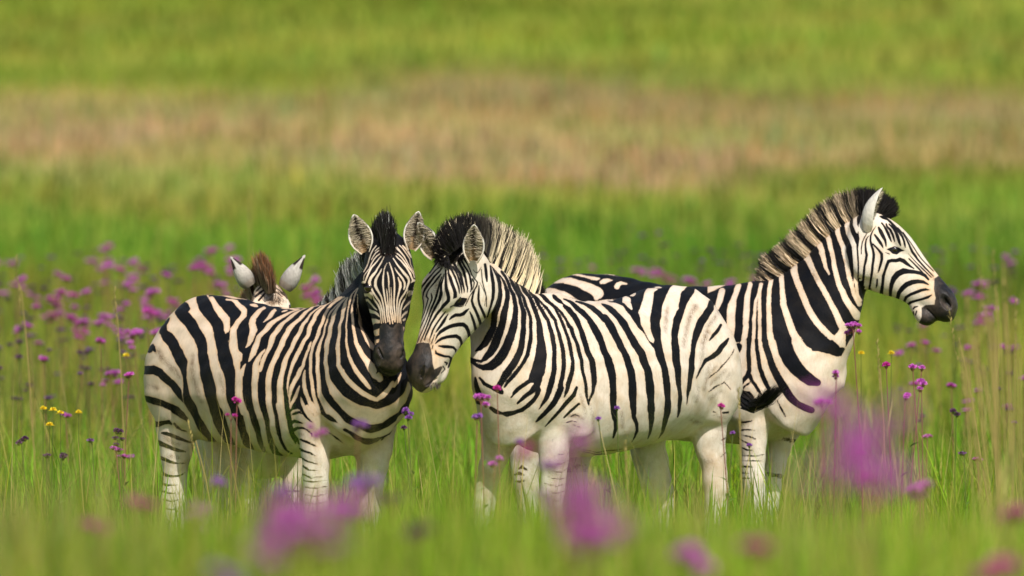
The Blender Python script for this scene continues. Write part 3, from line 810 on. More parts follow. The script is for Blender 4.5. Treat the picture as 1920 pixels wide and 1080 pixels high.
def ear_shape(base, tip, opening, width, cup=1.0, thick=0.006, point=False):
    """a hollow leaf-shaped ear; returns verts, faces, inner flag, height along the ear, rim flag"""
    base, tip = np.asarray(base), np.asarray(tip)
    ax = tip - base
    L = np.linalg.norm(ax)
    ax = ax / L
    op = unit(np.asarray(opening) - ax * np.dot(opening, ax))
    lat = np.cross(ax, op)
    ns, nt = 22, 17
    V, inner, hs, rim = [], [], [], []
    prof_s = [0, .08, .2, .35, .5, .65, .8, .9, .96, 1.0]
    prof_w = [.5, .65, .86, 1.0, .98, .84, .58, .36, .21, .05]
    if point:
        prof_w = [.72, .88, 1.0, .97, .84, .64, .38, .22, .14, .05]
    for shell in (0, 1):
        for i in range(ns):
            s = i / (ns - 1)
            hw = width * 0.5 * np.interp(s, prof_s, prof_w)
            al = math.radians(np.interp(s, [0, .3, .7, 1], [150, 112, 92, 75])) * cup
            r = hw / (1.0 if al > math.pi / 2 else math.sin(al))
            r = max(r - (thick if shell else 0) * (0.4 if s > .9 else 1), 0.0015)
            lean = 0.012 * math.sin(s * math.pi)
            for j in range(nt):
                th = (j / (nt - 1) * 2 - 1) * al
                p = base + ax * (s * L - (0.004 * s if shell else 0)) + lat * (r * math.sin(th)) + op * (-r * math.cos(th) - lean + hw * 0.35)
                V.append(p)
                inner.append(shell)
                hs.append(s)
                rim.append(abs(j / (nt - 1) * 2 - 1))
    Fs = []
    N = ns * nt
    for i in range(ns - 1):
        for j in range(nt - 1):
            a = i * nt + j
            Fs.append((a, a + 1, a + nt + 1, a + nt))
            Fs.append((N + a, N + a + nt, N + a + nt + 1, N + a + 1))
    for i in range(ns - 1):
        for j in (0, nt - 1):
            a = i * nt + j
            f = (a, a + nt, N + a + nt, N + a)
            Fs.append(f if j == 0 else f[::-1])
    for j in range(nt - 1):
        a = (ns - 1) * nt + j
        Fs.append((a, a + 1, N + a + 1, N + a))
    return np.array(V), Fs, np.array(inner, float), np.array(hs), np.array(rim), (ax, op, lat, L)


def strands(name, roots, tips, bow, width, rgb_root, rgb_tip, rng, taper=0.25, tipcut=0.75):
    """hair as slim tapering ribbons"""
    n = len(roots)
    t = np.array([0, .35, .7, 1.0])
    d = tips - roots
    side = np.cross(d, rng.normal(size=(n, 3)) * np.array([0.5, 1.0, 0.5]))
    side /= np.linalg.norm(side, axis=1)[:, None] + 1e-9
    V = np.zeros((n, 8, 3))
    Cc = np.zeros((n, 8, 3))
    for k in range(4):
        p = roots + d * t[k] + bow * (4 * t[k] * (1 - t[k]))
        w = width * (1 - (1 - taper) * t[k] ** 1.5)
        V[:, 2 * k] = p - side * w[:, None] * .5
        V[:, 2 * k + 1] = p + side * w[:, None] * .5
        f = np.clip((t[k] - tipcut + .3) / .5, 0, 1)
        c = rgb_root * (1 - f) + rgb_tip * f
        Cc[:, 2 * k] = c
        Cc[:, 2 * k + 1] = c
    b = np.arange(n)[:, None] * 8
    q = np.concatenate([b + np.array([[2 * k, 2 * k + 1, 2 * k + 3, 2 * k + 2]]) for k in range(3)], 1).reshape(-1, 4)
    me = fast_mesh(name, V.reshape(-1, 3), q.ravel(), np.arange(len(q)) * 4)
    col_attr(me, 'col', Cc.reshape(-1, 3))
    return me


def make_coat_material():
    m, nt, out = mat_new('zebra_coat')
    T = NT(nt)
    obj = T.n('ShaderNodeNewGeometry').outputs['Position']
    edge = T.math('MULTIPLY', T.math('SUBTRACT', T.noise(160, 4, 0.7, obj), 0.5), 2.6)
    edge2 = T.math('MULTIPLY', T.math('SUBTRACT', T.noise(38, 3, 0.6, obj), 0.5), 2.2)
    v = T.math('ADD', T.attr('val'), T.math('MULTIPLY', T.math('ADD', edge, edge2), T.attr('rag')))
    black = T.ramp(v, -0.7, 0.7)
    tint = T.attr('tint')
    mott = T.noise(14, 5, 0.65, obj)
    fine = T.noise(240, 3, 0.7, obj)
    cream = T.mix(tint, (0.71, 0.66, 0.585), (0.62, 0.45, 0.30))
    cream = T.mix(T.ramp(mott, 0.42, 0.72, 0, 0.5), cream, (0.62, 0.44, 0.27))
    cream = T.mix(T.ramp(fine, 0.5, 0.75, 0, 0.35), cream, (0.50, 0.38, 0.26))
    grime_shade = T.noise(5.5, 6, 0.7, obj)
    cream = T.mix(T.math('MULTIPLY', T.ramp(grime_shade, 0.45, 0.75), T.attr('grime_shade')), cream, (0.34, 0.24, 0.15))
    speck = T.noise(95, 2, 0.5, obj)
    cream = T.mix(T.math('MULTIPLY', T.ramp(speck, 0.70, 0.76), T.math('MULTIPLY', T.attr('grime_shade'), 0.7)), cream, (0.06, 0.045, 0.035))
    furm = T.n('ShaderNodeMapping')
    furm.inputs['Scale'].default_value = (1.0, 1.0, 0.4)
    T.l(obj, furm.inputs['Vector'])
    fur = T.noise(75, 5, 0.75, furm.outputs[0])
    cream = T.mix(T.ramp(fur, 0.40, 0.75, 0, 0.42), cream, (0.40, 0.31, 0.22))
    cream = T.mix(T.ramp(T.noise(3.2, 4, 0.6, obj), 0.45, 0.8, 0, 0.45), cream, (0.50, 0.37, 0.24))
    rim = T.math('MULTIPLY', T.ramp(v, -4.0, -0.6), T.math('MULTIPLY', tint, 0.55))
    cream = T.mix(rim, cream, (0.55, 0.30, 0.14))
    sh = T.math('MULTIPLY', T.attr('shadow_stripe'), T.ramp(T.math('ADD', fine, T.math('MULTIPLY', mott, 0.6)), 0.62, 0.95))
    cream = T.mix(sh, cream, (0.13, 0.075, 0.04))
    blk = T.mix(T.ramp(mott, 0.35, 0.75), (0.0035, 0.004, 0.006), (0.010, 0.0085, 0.008))
    c = T.mix(black, cream, blk)
    ear = T.attr('own', 'Color')
    c = T.mix(T.attr('own_w'), c, ear)
    muz = T.attr('muzzle')
    mv = T.ramp(T.math('ADD', muz, T.math('MULTIPLY', T.math('SUBTRACT', fine, 0.5), 0.5)), 0.3, 0.7)
    mcol = T.mix(T.ramp(T.noise(17, 5, 0.65, obj), 0.40, 0.70), (0.011, 0.010, 0.010), (0.062, 0.044, 0.034))
    c = T.mix(mv, c, mcol)
    pit = T.attr('pit')
    c = T.mix(pit, c, (0.004, 0.003, 0.003))
    b = T.n('ShaderNodeBsdfPrincipled')
    T.l(c, b.inputs['Base Color'])
    T.put(b.inputs['Roughness'], T.math('SUBTRACT', 0.62, T.math('MULTIPLY', mv, 0.17)))
    T.put(b.inputs['Specular IOR Level'], T.math('ADD', 0.09, T.math('MULTIPLY', mv, 0.16)))
    T.put(b.inputs['Sheen Weight'], 0.02)
    b.inputs['Sheen Roughness'].default_value = 0.4
    bump = T.n('ShaderNodeBump')
    bump.inputs['Strength'].default_value = 0.45
    bump.inputs['Distance'].default_value = 0.005
    hm = T.n('ShaderNodeMapping')
    hm.inputs['Scale'].default_value = (1.0, 1.0, 0.35)
    T.l(obj, hm.inputs['Vector'])
    T.l(T.noise(190, 4, 0.7, hm.outputs[0]), bump.inputs['Height'])
    T.l(bump.outputs[0], b.inputs['Normal'])
    T.l(b.outputs[0], out.inputs['Surface'])
    return m


def make_hair_material():
    m, nt, out = mat_new('zebra_hair')
    T = NT(nt)
    b = T.n('ShaderNodeBsdfPrincipled')
    T.l(T.attr('col', 'Color'), b.inputs['Base Color'])
    b.inputs['Roughness'].default_value = 0.55
    b.inputs['Specular IOR Level'].default_value = 0.25
    T.l(b.outputs[0], out.inputs['Surface'])
    return m


def make_eye_material():
    m, nt, out = mat_new('dark_wet_eye')
    T = NT(nt)
    b = T.n('ShaderNodeBsdfPrincipled')
    geo = T.n('ShaderNodeTexCoord').outputs['Object']
    T.l(T.mix(T.noise(60, 2, 0.5, geo), (0.006, 0.004, 0.004), (0.022, 0.011, 0.006)), b.inputs['Base Color'])
    b.inputs['Roughness'].default_value = 0.08
    b.inputs['Coat Weight'].default_value = 0.6
    T.l(b.outputs[0], out.inputs['Surface'])
    return m


COAT = make_coat_material()
HAIR = make_hair_material()
EYE = make_eye_material()


def laplace(V, edges, w, it):
    n = len(V)
    a, b = edges[:, 0], edges[:, 1]
    deg = np.bincount(a, minlength=n) + np.bincount(b, minlength=n)
    deg = np.maximum(deg, 1)[:, None]
    for k in range(it):
        S = np.stack([np.bincount(a, V[b, i], n) + np.bincount(b, V[a, i], n) for i in range(3)], 1)
        V = V + (S / deg - V) * w[:, None]
    return V


def build_zebra(Z):
    rng = np.random.default_rng(Z['seed'])
    s = Z['scale']
    yaw = Z['yaw']
    fw = np.array([math.cos(yaw), math.sin(yaw), 0])
    lf = np.array([-math.sin(yaw), math.cos(yaw), 0])
    up = np.array([0, 0, 1.0])
    ox, oy = Z['pos']
    org = np.array([ox, oy, float(gz(ox, oy))])

    def L(x, y, z):
        return org + s * (fw * x + lf * y + up * z)

    parts = []
    # trunk (part 0)
    tr = []
    for (x, zt, zb, w) in Z.get('trunk', TRUNK):
        zt += float(np.interp(x, *Z['top_off'])) if 'top_off' in Z else 0.0
        tr.append((L(x, 0, (zt + zb) / 2), up * s * (zt - zb) / 2, lf * s * w, 0.13))
    parts.append(loft(tr, 0, 40, 6))
    # shoulder and haunch muscle
    for sd in (-1, 1):
        parts.append(ring_axis([L(.50, sd * .10, 1.10), L(.46, sd * .135, .95), L(.42, sd * .15, .80), L(.40, sd * .155, .70)],
                               [.10 * s, .13 * s, .12 * s, .085 * s], fw, 0.85, 0))
        parts.append(ring_axis([L(-.46, sd * .10, 1.17), L(-.52, sd * .135, 1.02), L(-.55, sd * .15, .86), L(-.53, sd * .15, .74)],
                               [.13 * s, .19 * s, .175 * s, .12 * s], fw, 0.62, 0))
    # neck (part 1)
    nk = [(W(*a), W(*b), w) for a, b, w in Z['neck']]
    cs = np.array([(a + b) / 2 for a, b, w in nk])
    rings = []
    for i, (a, b, w) in enumerate(nk):
        tan = unit(cs[min(i + 1, len(cs) - 1)] - cs[max(i - 1, 0)])
        u = (a - b) / 2
        rings.append((cs[i], u, unit(np.cross(tan, u)) * w * s, 0.35))
    parts.append(loft(rings, 1, 32, 6))
    # head (part 2)
    poll = W(*Z['poll'])
    ax = unit(Z['head_ax'])
    do = np.asarray(Z['head_up'], float)
    do = unit(do - ax * np.dot(ax, do))
    la = np.cross(do, ax)
    hs = Z['head_scale']

    def H(x, y, z):
        return poll + hs * (ax * x + la * y + do * z)

    hr = [(H(x, 0, (t + b) / 2), do * hs * (t - b) / 2, la * hs * w, k) for x, t, b, w, k in HEAD_RINGS]
    parts.append(loft(hr, 2, 36, 4))
    cz = Z.get('chin', 0.0)
    parts.append(loft([(H(.36, 0, -.160), do * hs * .02, la * hs * .03, 0), (H(.42, 0, -.156 - cz * .6), do * hs * (.026 + cz * .5), la * hs * .036, 0),
                       (H(.465, 0, -.153 - cz), do * hs * (.030 + cz * .5), la * hs * .042, 0), (H(.495, 0, -.148 - cz * .9), do * hs * (.026 + cz * .4), la * hs * .036, 0)], 2, 20, 4))
    for sd in (-1, 1):
        bw = .084 if project(H(.17, sd * .1, 0)[None])[0, 0] > project(H(.17, 0, 0)[None])[0, 0] else Z.get('brow_left', .084)
        parts.append(loft([(H(.11, sd * bw * .86, -.010), do * hs * .018, la * hs * .022, 0), (H(.15, sd * bw, -.012), do * hs * .030, la * hs * .028, 0),
                           (H(.19, sd * bw, -.022), do * hs * .030, la * hs * .026, 0), (H(.235, sd * bw * .74, -.026), do * hs * .018, la * hs * .02, 0)], 2, 14, 4))
        parts.append(loft([(H(.03, sd * .055, -.16), do * hs * .055, la * hs * .03, 0), (H(.09, sd * .070, -.17), do * hs * .080, la * hs * .034, 0),
                           (H(.16, sd * .072, -.175), do * hs * .078, la * hs * .034, 0), (H(.22, sd * .058, -.16), do * hs * .05, la * hs * .03, 0)], 2, 18, 4))
        parts.append(loft([(H(.43, sd * .040, -.05), do * hs * .02, la * hs * .02, 0), (H(.475, sd * .046, -.058), do * hs * .034, la * hs * .024, 0),
                           (H(.515, sd * .040, -.075), do * hs * .03, la * hs * .022, 0)], 2, 14, 4))
    # legs (parts 3 near front, 4 far front, 5 near hind, 6 far hind)
    for pi, (pts, Yd) in Z['legs'].items():
        C, R = [], []
        gy = None
        for (px, py, r) in pts:
            C.append(W(px, py, Yd))
            R.append(r * Yd / F)
        parts.append(ring_axis(C, R, fw, 0.92, pi, 18, 4))
    # tail root
    tail = np.array([L(-.74, 0, 1.12), L(-.80, 0, 1.06), L(-.835, 0, .95), L(-.84, 0, .80)]) if 'tail' not in Z else np.array([W(*q) for q in Z['tail']])
    parts.append(ring_axis(tail, [.036 * s, .03 * s, .024 * s, .018 * s], fw, 1.0, 7, 12, 5))

    # one skin: join, voxel remesh, smooth
    off = 0
    AV, AF, AU, AP = [], [], [], []
    for V, Fs, U, Pn in parts:
        AV.append(V)
        AF += [tuple(i + off for i in f) for f in Fs]
        AU.append(U)
        AP.append(Pn)
        off += len(V)
    AV, AU, AP = np.concatenate(AV), np.concatenate(AU), np.concatenate(AP)
    tmp = bpy.data.meshes.new('raw')
    tmp.from_pydata(AV.tolist(), [], AF)
    import bmesh
    bm = bmesh.new()
    bm.from_mesh(tmp)
    bmesh.ops.recalc_face_normals(bm, faces=bm.faces)
    bm.to_mesh(tmp)
    bm.free()
    to = bpy.data.objects.new('raw', tmp)
    COL.objects.link(to)
    md = to.modifiers.new('r', 'REMESH')
    md.mode = 'VOXEL'
    md.voxel_size = Z.get('voxel', 0.0065)
    md.adaptivity = 0.0
    dg = bpy.context.evaluated_depsgraph_get()
    ev = to.evaluated_get(dg)
    rm = ev.to_mesh()
    nv = len(rm.vertices)
    V = np.zeros(nv * 3)
    rm.vertices.foreach_get('co', V)
    V = V.reshape(-1, 3)
    E = np.zeros(len(rm.edges) * 2, int)
    rm.edges.foreach_get('vertices', E)
    E = E.reshape(-1, 2)
    lt = np.zeros(len(rm.loops), int)
    rm.loops.foreach_get('vertex_index', lt)
    ls = np.zeros(len(rm.polygons), int)
    rm.polygons.foreach_get('loop_start', ls)
    ev.to_mesh_clear()
    bpy.data.objects.remove(to)
    bpy.data.meshes.remove(tmp)
    # which part every point of the skin came from
    kd = KDTree(len(AV))
    for i, p in enumerate(AV):
        kd.insert(p, i)
    kd.balance()
    near = np.fromiter((kd.find(p)[1] for p in V), int, nv)
    part = AP[near]
    uu = AU[near]
    # smoothing: strong on the body, light on head and lower legs
    wl = np.where(part == 2, 0.25, np.where(part >= 3, 0.35, 0.5))
    wl = laplace(wl[:, None].repeat(3, 1), E, np.full(nv, .5), 8)[:, 0]
    V = laplace(V, E, wl, 26)
    fq = lt[ls[:, None] + np.arange(4)[None]]
    hf = (part[fq] == 2).all(1)
    hq = fq[hf]
    ed = np.concatenate([hq[:, [0, 1]], hq[:, [1, 2]], hq[:, [2, 3]], hq[:, [3, 0]]])
    key = np.sort(ed, 1)
    uq, inv = np.unique(key[:, 0] * 10000000 + key[:, 1], return_inverse=True)
    mid = nv + inv.reshape(4, -1)
    ua, ub = uq // 10000000, uq % 10000000
    cen = nv + len(uq) + np.arange(len(hq))
    V = np.concatenate([V, (V[ua] + V[ub]) / 2, V[hq].mean(1)])
    uu = np.concatenate([uu, (uu[ua] + uu[ub]) / 2, uu[hq[:, 0]]])
    part = np.concatenate([part, np.full(len(uq) + len(hq), 2)])
    nq = np.concatenate([np.stack([hq[:, k], mid[k], cen, mid[k - 1]], 1) for k in range(4)])
    fq = np.concatenate([fq[~hf], nq])
    lt = fq.ravel()
    ls = np.arange(len(fq)) * 4
    nv = len(V)
    hx = ((V - poll) @ ax) / hs
    hy = ((V - poll) @ la) / hs
    hz = ((V - poll) @ do) / hs
    ishead = part == 2
    # nostrils and mouth line
    pit = np.zeros(nv)
    for sd in (-1, 1):
        q = np.sqrt(((hx - .492 + .5 * (hz + .064)) / .030) ** 2 + ((hy - sd * Z.get('nos', (.052, .064))[0]) / .024) ** 2 + ((hz + Z.get('nos', (.052, .064))[1]) / .020) ** 2)
        g = np.clip(1.25 - q, 0, 1) * ishead
        V = V - (la * sd)[None] * (g * 0.024 * hs)[:, None] - do[None] * (g * .006)[:, None]
        pit = np.maximum(pit, np.clip(g * 1.8, 0, 1))
    mouth = np.clip(1 - np.abs(hz + .133 - 0.10 * (.55 - hx)) / .006, 0, 1) * (hx > .43) * ishead
    pit = np.maximum(pit, mouth * 0.9)

    me = fast_mesh('body', V, lt, ls)
    nrm = np.zeros(nv * 3)
    me.vertices.foreach_get('normal', nrm)
    nrm = nrm.reshape(-1, 3)
    bpy.data.meshes.remove(me)
    view = np.array([0, 0, CAM_H]) - V
    view /= np.linalg.norm(view, axis=1)[:, None]
    facing = np.clip(((nrm * view).sum(1) + 0.04) / 0.08, 0, 1)

    P = project(V)
    val = np.full(nv, -8.0)
    shade = np.zeros(nv)
    muz = np.zeros(nv)
    groups = [(Z['pat_body'], (part <= 1) | (part == 3) | (part == 5)), (Z['pat_head'], ishead)]
    for items, sel in groups:
        idx = np.nonzero(sel)[0]
        a, b, c, hl = eval_pattern(P[idx], items)
        val[idx], shade[idx], muz[idx] = a, b, c
        hl = hl * facing[idx]
        pit[idx] = np.maximum(np.where(facing[idx] > .5, pit[idx] * 0, pit[idx]), hl)
        V[idx] -= nrm[idx] * (hl * .007)[:, None]
    if 'head_cut' in Z:
        idx = np.nonzero(ishead)[0]
        use = poly_val(P[idx], np.array(Z['head_cut'], float)) > 0
        val[idx[use]] = eval_pattern(P[idx[use]], Z['pat_body'])[0]
    # the sides the photograph does not show: the same kind of striping carried round the animal
    lam = np.array([.115, .10, .05, .052, .052, .06, .06, .05])[part]
    bias = np.array([.1, .2, -.1, -.88, -.88, -.88, -.88, -.3])[part]
    ph = np.where(part == 0, uu / lam + 0.9 * V[:, 2], uu / lam)
    fb = 4.5 * (np.sin(2 * math.pi * ph) + bias)
    if 'farleg' in Z:
        fb = np.where((part == 4) | (part == 6), -8, fb)
    fb = np.where((part == 0) & (V[:, 2] - org[2] < 0.66 * s), -6, fb)
    vis = facing.copy()
    vis[(part == 4) | (part == 6) | (part == 7)] = 0
    val = val * vis + np.clip(fb, -8, 8) * (1 - vis)
    mz_local = np.clip((hx - .415 - 0.05 * np.clip((-hz - .08) / .1, 0, 1)) / .02, 0, 1) * ishead
    if Z.get('legbold'):
        pass
    muz = np.where(ishead, muz * facing + mz_local * (1 - facing), 0)
    hz0 = V[:, 2] - org[2]
    q_ = V - org
    V = V + nrm * (.0032 * np.sin(q_[:, 0] * 41 + 2 * np.sin(q_[:, 2] * 23)) * np.sin(q_[:, 2] * 37 + q_[:, 1] * 29) * ~ishead)[:, None]
    hoof = np.clip((.075 - (V[:, 2] - gz(V[:, 0], V[:, 1]))) / .01, 0, 1)
    muz = np.maximum(muz, hoof)
    # cream on the flanks, whiter on belly, legs and face
    tint = Z['tint'] * np.clip((hz0 / s - .50) / .35, 0, 1)
    tint = np.where(ishead, Z['tint_head'] + .75 * np.clip((hx - .30) / .09, 0, 1) * np.clip((hz + .13) / .06, 0, 1), tint)
    grime_shade = np.clip((.95 - hz0 / s) / .45, .15, 1) * .95 * ~ishead  # brown dirt, denser low down, with the belly's shading painted in
    own = np.zeros((nv, 3))
    own_w = np.zeros(nv)

    # ears: part of the same body mesh
    allV, allL, allS = [V], [lt], [ls]
    add = {k: [v] for k, v in dict(grime_shade=grime_shade, rag=np.where(ishead, .3, 1.0), val=val, shade=shade, muz=muz, pit=pit, tint=tint, own=own, own_w=own_w).items()}
    base_n, base_l = nv, len(lt)
    ear_frames = []
    for e in Z['ears']:
        eb, et = W(*e['base']), W(*e['tip'])
        EV, EF, inn, eh, rim, fr = ear_shape(eb, et, e['open'], e['width'], e.get('cup', 1.0), point=e.get('point', False))
        ear_frames.append((eb, fr, e))
        fl = np.array([i for f in EF for i in f])
        st = np.array([len(f) for f in EF])
        allV.append(EV)
        allL.append(fl + base_n)
        allS.append(np.concatenate([[0], np.cumsum(st)[:-1]]) + base_l)
        base_n += len(EV)
        base_l += len(fl)
        k = len(EV)
        c = np.zeros((k, 3))
        white = np.array([.60, .56, .49]) * Z.get('ear_white', 1.0)
        grey = np.array([.36, .32, .25])
        dark = np.array([.035, .026, .02])
        tan = np.array([.52, .33, .15])
        for i in range(k):
            if inn[i] > .5:
                f = np.clip((rim[i] - .25) / .5, 0, 1)
                cc = dark * (1 - f) + grey * f
                if rim[i] > .86 or eh[i] > .93:
                    cc = white
                if eh[i] < .3:
                    cc = cc * .6 + tan * .4
            else:
                cc = white.copy()
                if .62 < eh[i] < .93 and rim[i] > e.get('band', .55):
                    cc = dark.copy()
                if eh[i] < .16:
                    cc = white * .75 + tan * .25
            if e.get('point') and inn[i] < .5:
                cc = cc * (.55 + .45 * min(1, eh[i] / .45)) * (.8 + .2 * rim[i])  # grey shading painted into the ear back, deepest at base and middle
            c[i] = cc * rng.uniform(.8, 1.12)
        add['own'].append(c)
        add['own_w'].append(np.ones(k))
        for q in ('grime_shade', 'rag', 'val', 'shade', 'muz', 'pit', 'tint'):
            add[q].append(np.full(k, -8.0) if q == 'val' else np.zeros(k))
    AVv, ALl, ASs = np.concatenate(allV), np.concatenate(allL), np.concatenate(allS)
    A = {k: np.concatenate(v) for k, v in add.items()}

    root = thing('zebra', Z['label'], 'zebra', tuple(org), yaw, Z.get('group'))
    cy, sy = math.cos(-yaw), math.sin(-yaw)

    def to_local(p):
        q = p - org
        return np.stack([q[:, 0] * cy - q[:, 1] * sy, q[:, 0] * sy + q[:, 1] * cy, q[:, 2]], 1)

    me = fast_mesh('zebra_body', to_local(AVv), ALl, ASs)
    float_attr(me, 'val', A['val'])
    float_attr(me, 'rag', A['rag'])
    float_attr(me, 'grime_shade', A['grime_shade'])
    float_attr(me, 'shadow_stripe', A['shade'])
    float_attr(me, 'muzzle', A['muz'])
    float_attr(me, 'pit', A['pit'])
    float_attr(me, 'tint', A['tint'])
    float_attr(me, 'own_w', A['own_w'])
    col_attr(me, 'own', A['own'])
    link('body', me, COAT, root)

    # mane: strands between root and tip keyframes, striped like the neck under them
    K = Z['mane']
    kr = catmull([W(*k[0]) for k in K], 12)
    kt = catmull([W(*k[1]) for k in K], 12)
    n = Z.get('mane_n', 7000)
    seg = np.linalg.norm(np.diff(kr, axis=0), axis=1)
    cum = np.concatenate([[0], np.cumsum(seg)]) / seg.sum()
    t = rng.random(n)
    ri = np.stack([np.interp(t, cum, kr[:, i]) for i in range(3)], 1)
    ti = np.stack([np.interp(t, cum, kt[:, i]) for i in range(3)], 1)
    thick = Z.get('mane_thick', .045)
    latv = np.cross(np.gradient(kr, axis=0), kt - kr)
    latv /= np.linalg.norm(latv, axis=1)[:, None] + 1e-9
    lv = np.stack([np.interp(t, cum, latv[:, i]) for i in range(3)], 1)
    tk = thick * np.interp(t, np.linspace(0, 1, len(Z['mane_w'])), Z['mane_w'])
    lo = rng.uniform(-.5, .5, n)
    clump = 0.5 + 0.5 * np.sin(t * 190 + 3 * np.sin(t * 67))
    ln = (0.80 + 0.13 * rng.random(n) + 0.12 * clump * rng.random(n)) * (1 - 0.25 * (2 * lo) ** 2)
    roots = ri + lv * (lo * tk)[:, None] - (ti - ri) * 0.12
    tips = ri + (ti - ri) * ln[:, None] + lv * (lo * tk * 0.9)[:, None] + rng.normal(size=(n, 3)) * Z.get('mane_mess', .008)
    pv, _, _, _ = eval_pattern(project(ri - (ti - ri) * Z.get('mane_in', .06)), Z['pat_body'])
    light = np.array(Z.get('mane_light', (.60, .47, .30)))
    darkc = np.array(Z.get('mane_dark', (.012, .010, .010)))
    tipc = np.array(Z.get('mane_tip', (.016, .011, .009)))
    blk = np.clip(0.5 + (pv + rng.normal(size=n) * 1.4) / 2.5, 0, 1)
    if 'mane_bands' in Z:
        rx = project(ri)[:, 0] + rng.normal(size=n) * .5
        dv = np.max([hw_ - np.abs(rx - c_) for c_, hw_ in Z['mane_bands'][1]], axis=0)
        blk = np.clip(.5 + dv / 1.2, 0, 1)
        blk = blk if Z['mane_bands'][0] == 'b' else 1 - blk
    fl = np.array(Z['mane_black'])
    blk = np.maximum(blk, np.interp(t, np.linspace(0, 1, len(fl)), fl) * (rng.random(n) > .02))
    if 'mane_random' in Z:
        br = np.clip((np.sin(t * 75) + rng.normal(size=n) * .4) * 2 + Z['mane_random'], 0, 1)
        blk = np.where(t < Z['mane_random_end'], br, blk)
    lr = light[None] * rng.uniform(.75, 1.2, n)[:, None]
    cr = lr * (1 - blk[:, None]) + darkc[None] * blk[:, None]
    keep = (rng.random(n) < Z.get('mane_keep', .35))[:, None]
    ct = np.where(keep, cr, tipc[None] * rng.uniform(.6, 1.5, n)[:, None])
    bow = lv * (rng.normal(size=n) * .006)[:, None]
    hm = strands('mane_hair', to_local(roots), to_local(tips), bow, rng.uniform(.003, .0055, n), cr, ct, rng, .2, Z.get('tipcut', .85))
    link('mane', hm, HAIR, root)

    # ear fringe
    R0, R1, CC = [], [], []
    for eb, (eax, eop, elat, eL), e in ear_frames:
        if e.get('fur', True) is False:
            continue
        for i in range(420):
            sgn = -1 if rng.random() < .5 else 1
            h = rng.uniform(.1, .9)
            hw = e['width'] * .5 * np.interp(h, [0, .08, .2, .35, .5, .65, .8, .9, 1.0], [.55, .68, .86, .98, 1.0, .9, .66, .42, .06])
            p = eb + eax * h * eL + elat * sgn * hw * rng.uniform(.55, .93) + eop * (hw * .12)
            q = p - elat * sgn * hw * rng.uniform(.35, .7) + eax * rng.uniform(-.004, .016) + eop * rng.uniform(-.006, .012)
            R0.append(p)
            R1.append(q)
            CC.append(np.array([.50, .42, .30]) * rng.uniform(.45, 1.25))
    if R0:
        R0, R1, CC = np.array(R0), np.array(R1), np.array(CC)
        em = strands('ear_fringe', to_local(R0), to_local(R1), np.zeros_like(R0), rng.uniform(.0012, .0026, len(R0)), CC, CC * .7, rng, .2)
        link('ear_fur', em, HAIR, root)

    # loose tufts rooted in the skin that shows there
    R0, R1, CC = [], [], []
    vis_i = np.nonzero(facing > .05)[0]
    for (tx, ty, rx_, ry_, dr, ln_, cl, cnt) in Z.get('tufts', []):
        ii = vis_i[(np.abs(P[vis_i, 0] - tx) < rx_) & (np.abs(P[vis_i, 1] - ty) < ry_)]
        ii = ii[((P[ii, 0] - tx) / rx_) ** 2 + ((P[ii, 1] - ty) / ry_) ** 2 < 1]
        if len(ii) == 0:
            continue
        pk = rng.choice(ii, cnt)
        dv = unit([dr[0], -.15, -dr[1]])
        L_ = ln_ * rng.uniform(.6, 1.15, cnt)[:, None]
        R0.append(V[pk])
        R1.append(V[pk] + L_ * (dv[None] + .35 * nrm[pk] + rng.normal(size=(cnt, 3)) * .18))
        CC.append(np.array(cl)[None] * rng.uniform(.5, 1.5, cnt)[:, None])
    if R0:
        R0, R1, CC = np.concatenate(R0), np.concatenate(R1), np.concatenate(CC)
        tm_ = strands('forelock_hair', to_local(R0), to_local(R1), np.zeros_like(R0), rng.uniform(.002, .004, len(R0)), CC, CC * .9, rng, .2)
        link('forelock', tm_, HAIR, root)

    # tail hair
    tt = tail[-1]
    td = unit(tail[-1] - tail[-2]) if 'tail_tip' not in Z else None
    n = 900
    tip = W(*Z['tail_tip']) if 'tail_tip' in Z else tt + np.array([0, 0, -.42 * s]) - fw * .02
    t = rng.random(n)
    rts = tail[-2] + (tail[-1] - tail[-2]) * t[:, None] + rng.normal(size=(n, 3)) * .010
    full = tip - tt
    tps = tt + full * rng.uniform(.55, 1.0, n)[:, None] + rng.normal(size=(n, 3)) * np.array([.012, .016, .010])
    bow = np.tile(np.asarray(Z.get('tail_bow', (0, 0, 0)), float), (n, 1))
    cb = np.full((n, 3), .010) * rng.uniform(.6, 2.0, n)[:, None] * np.array([1.1, 1, .9])
    tm = strands('tail_hair', to_local(rts), to_local(tps), bow, rng.uniform(.003, .006, n), cb, cb, rng, .2)
    link('tail_tuft', tm, HAIR, root)

    # eyes, set into the skin
    from mathutils.bvhtree import BVHTree
    spots = []
    for (px, py) in Z['eyes']:
        hit = np.hypot(P[:, 0] - px, P[:, 1] - py) + np.where(ishead & (facing > 0.0), 0, 1e6)
        spots.append(int(np.argmin(hit)))
    hi = np.nonzero(ishead)[0]
    if len(spots) == 1:
        spots.append(int(hi[np.argmin(((V[hi] - H(hx[spots[0]], -hy[spots[0]], hz[spots[0]])) ** 2).sum(1))]))
    elif not spots:
        spots = [int(hi[np.argmin(((V[hi] - H(.17, q * .11, -.03)) ** 2).sum(1))]) for q in (-1, 1)]
    for ei in spots:
        p = V[ei]
        nn = nrm[ei]
        c = p - nn * 0.0155
        em = bpy.data.meshes.new('eyeball')
        bm = bmesh.new()
        bmesh.ops.create_uvsphere(bm, u_segments=24, v_segments=14, radius=0.0195)
        bm.to_mesh(em)
        bm.free()
        em.polygons.foreach_set('use_smooth', [True] * len(em.polygons))
        o = link('eye', em, EYE, root)
        o.location = to_local(c[None])[0]
    return root


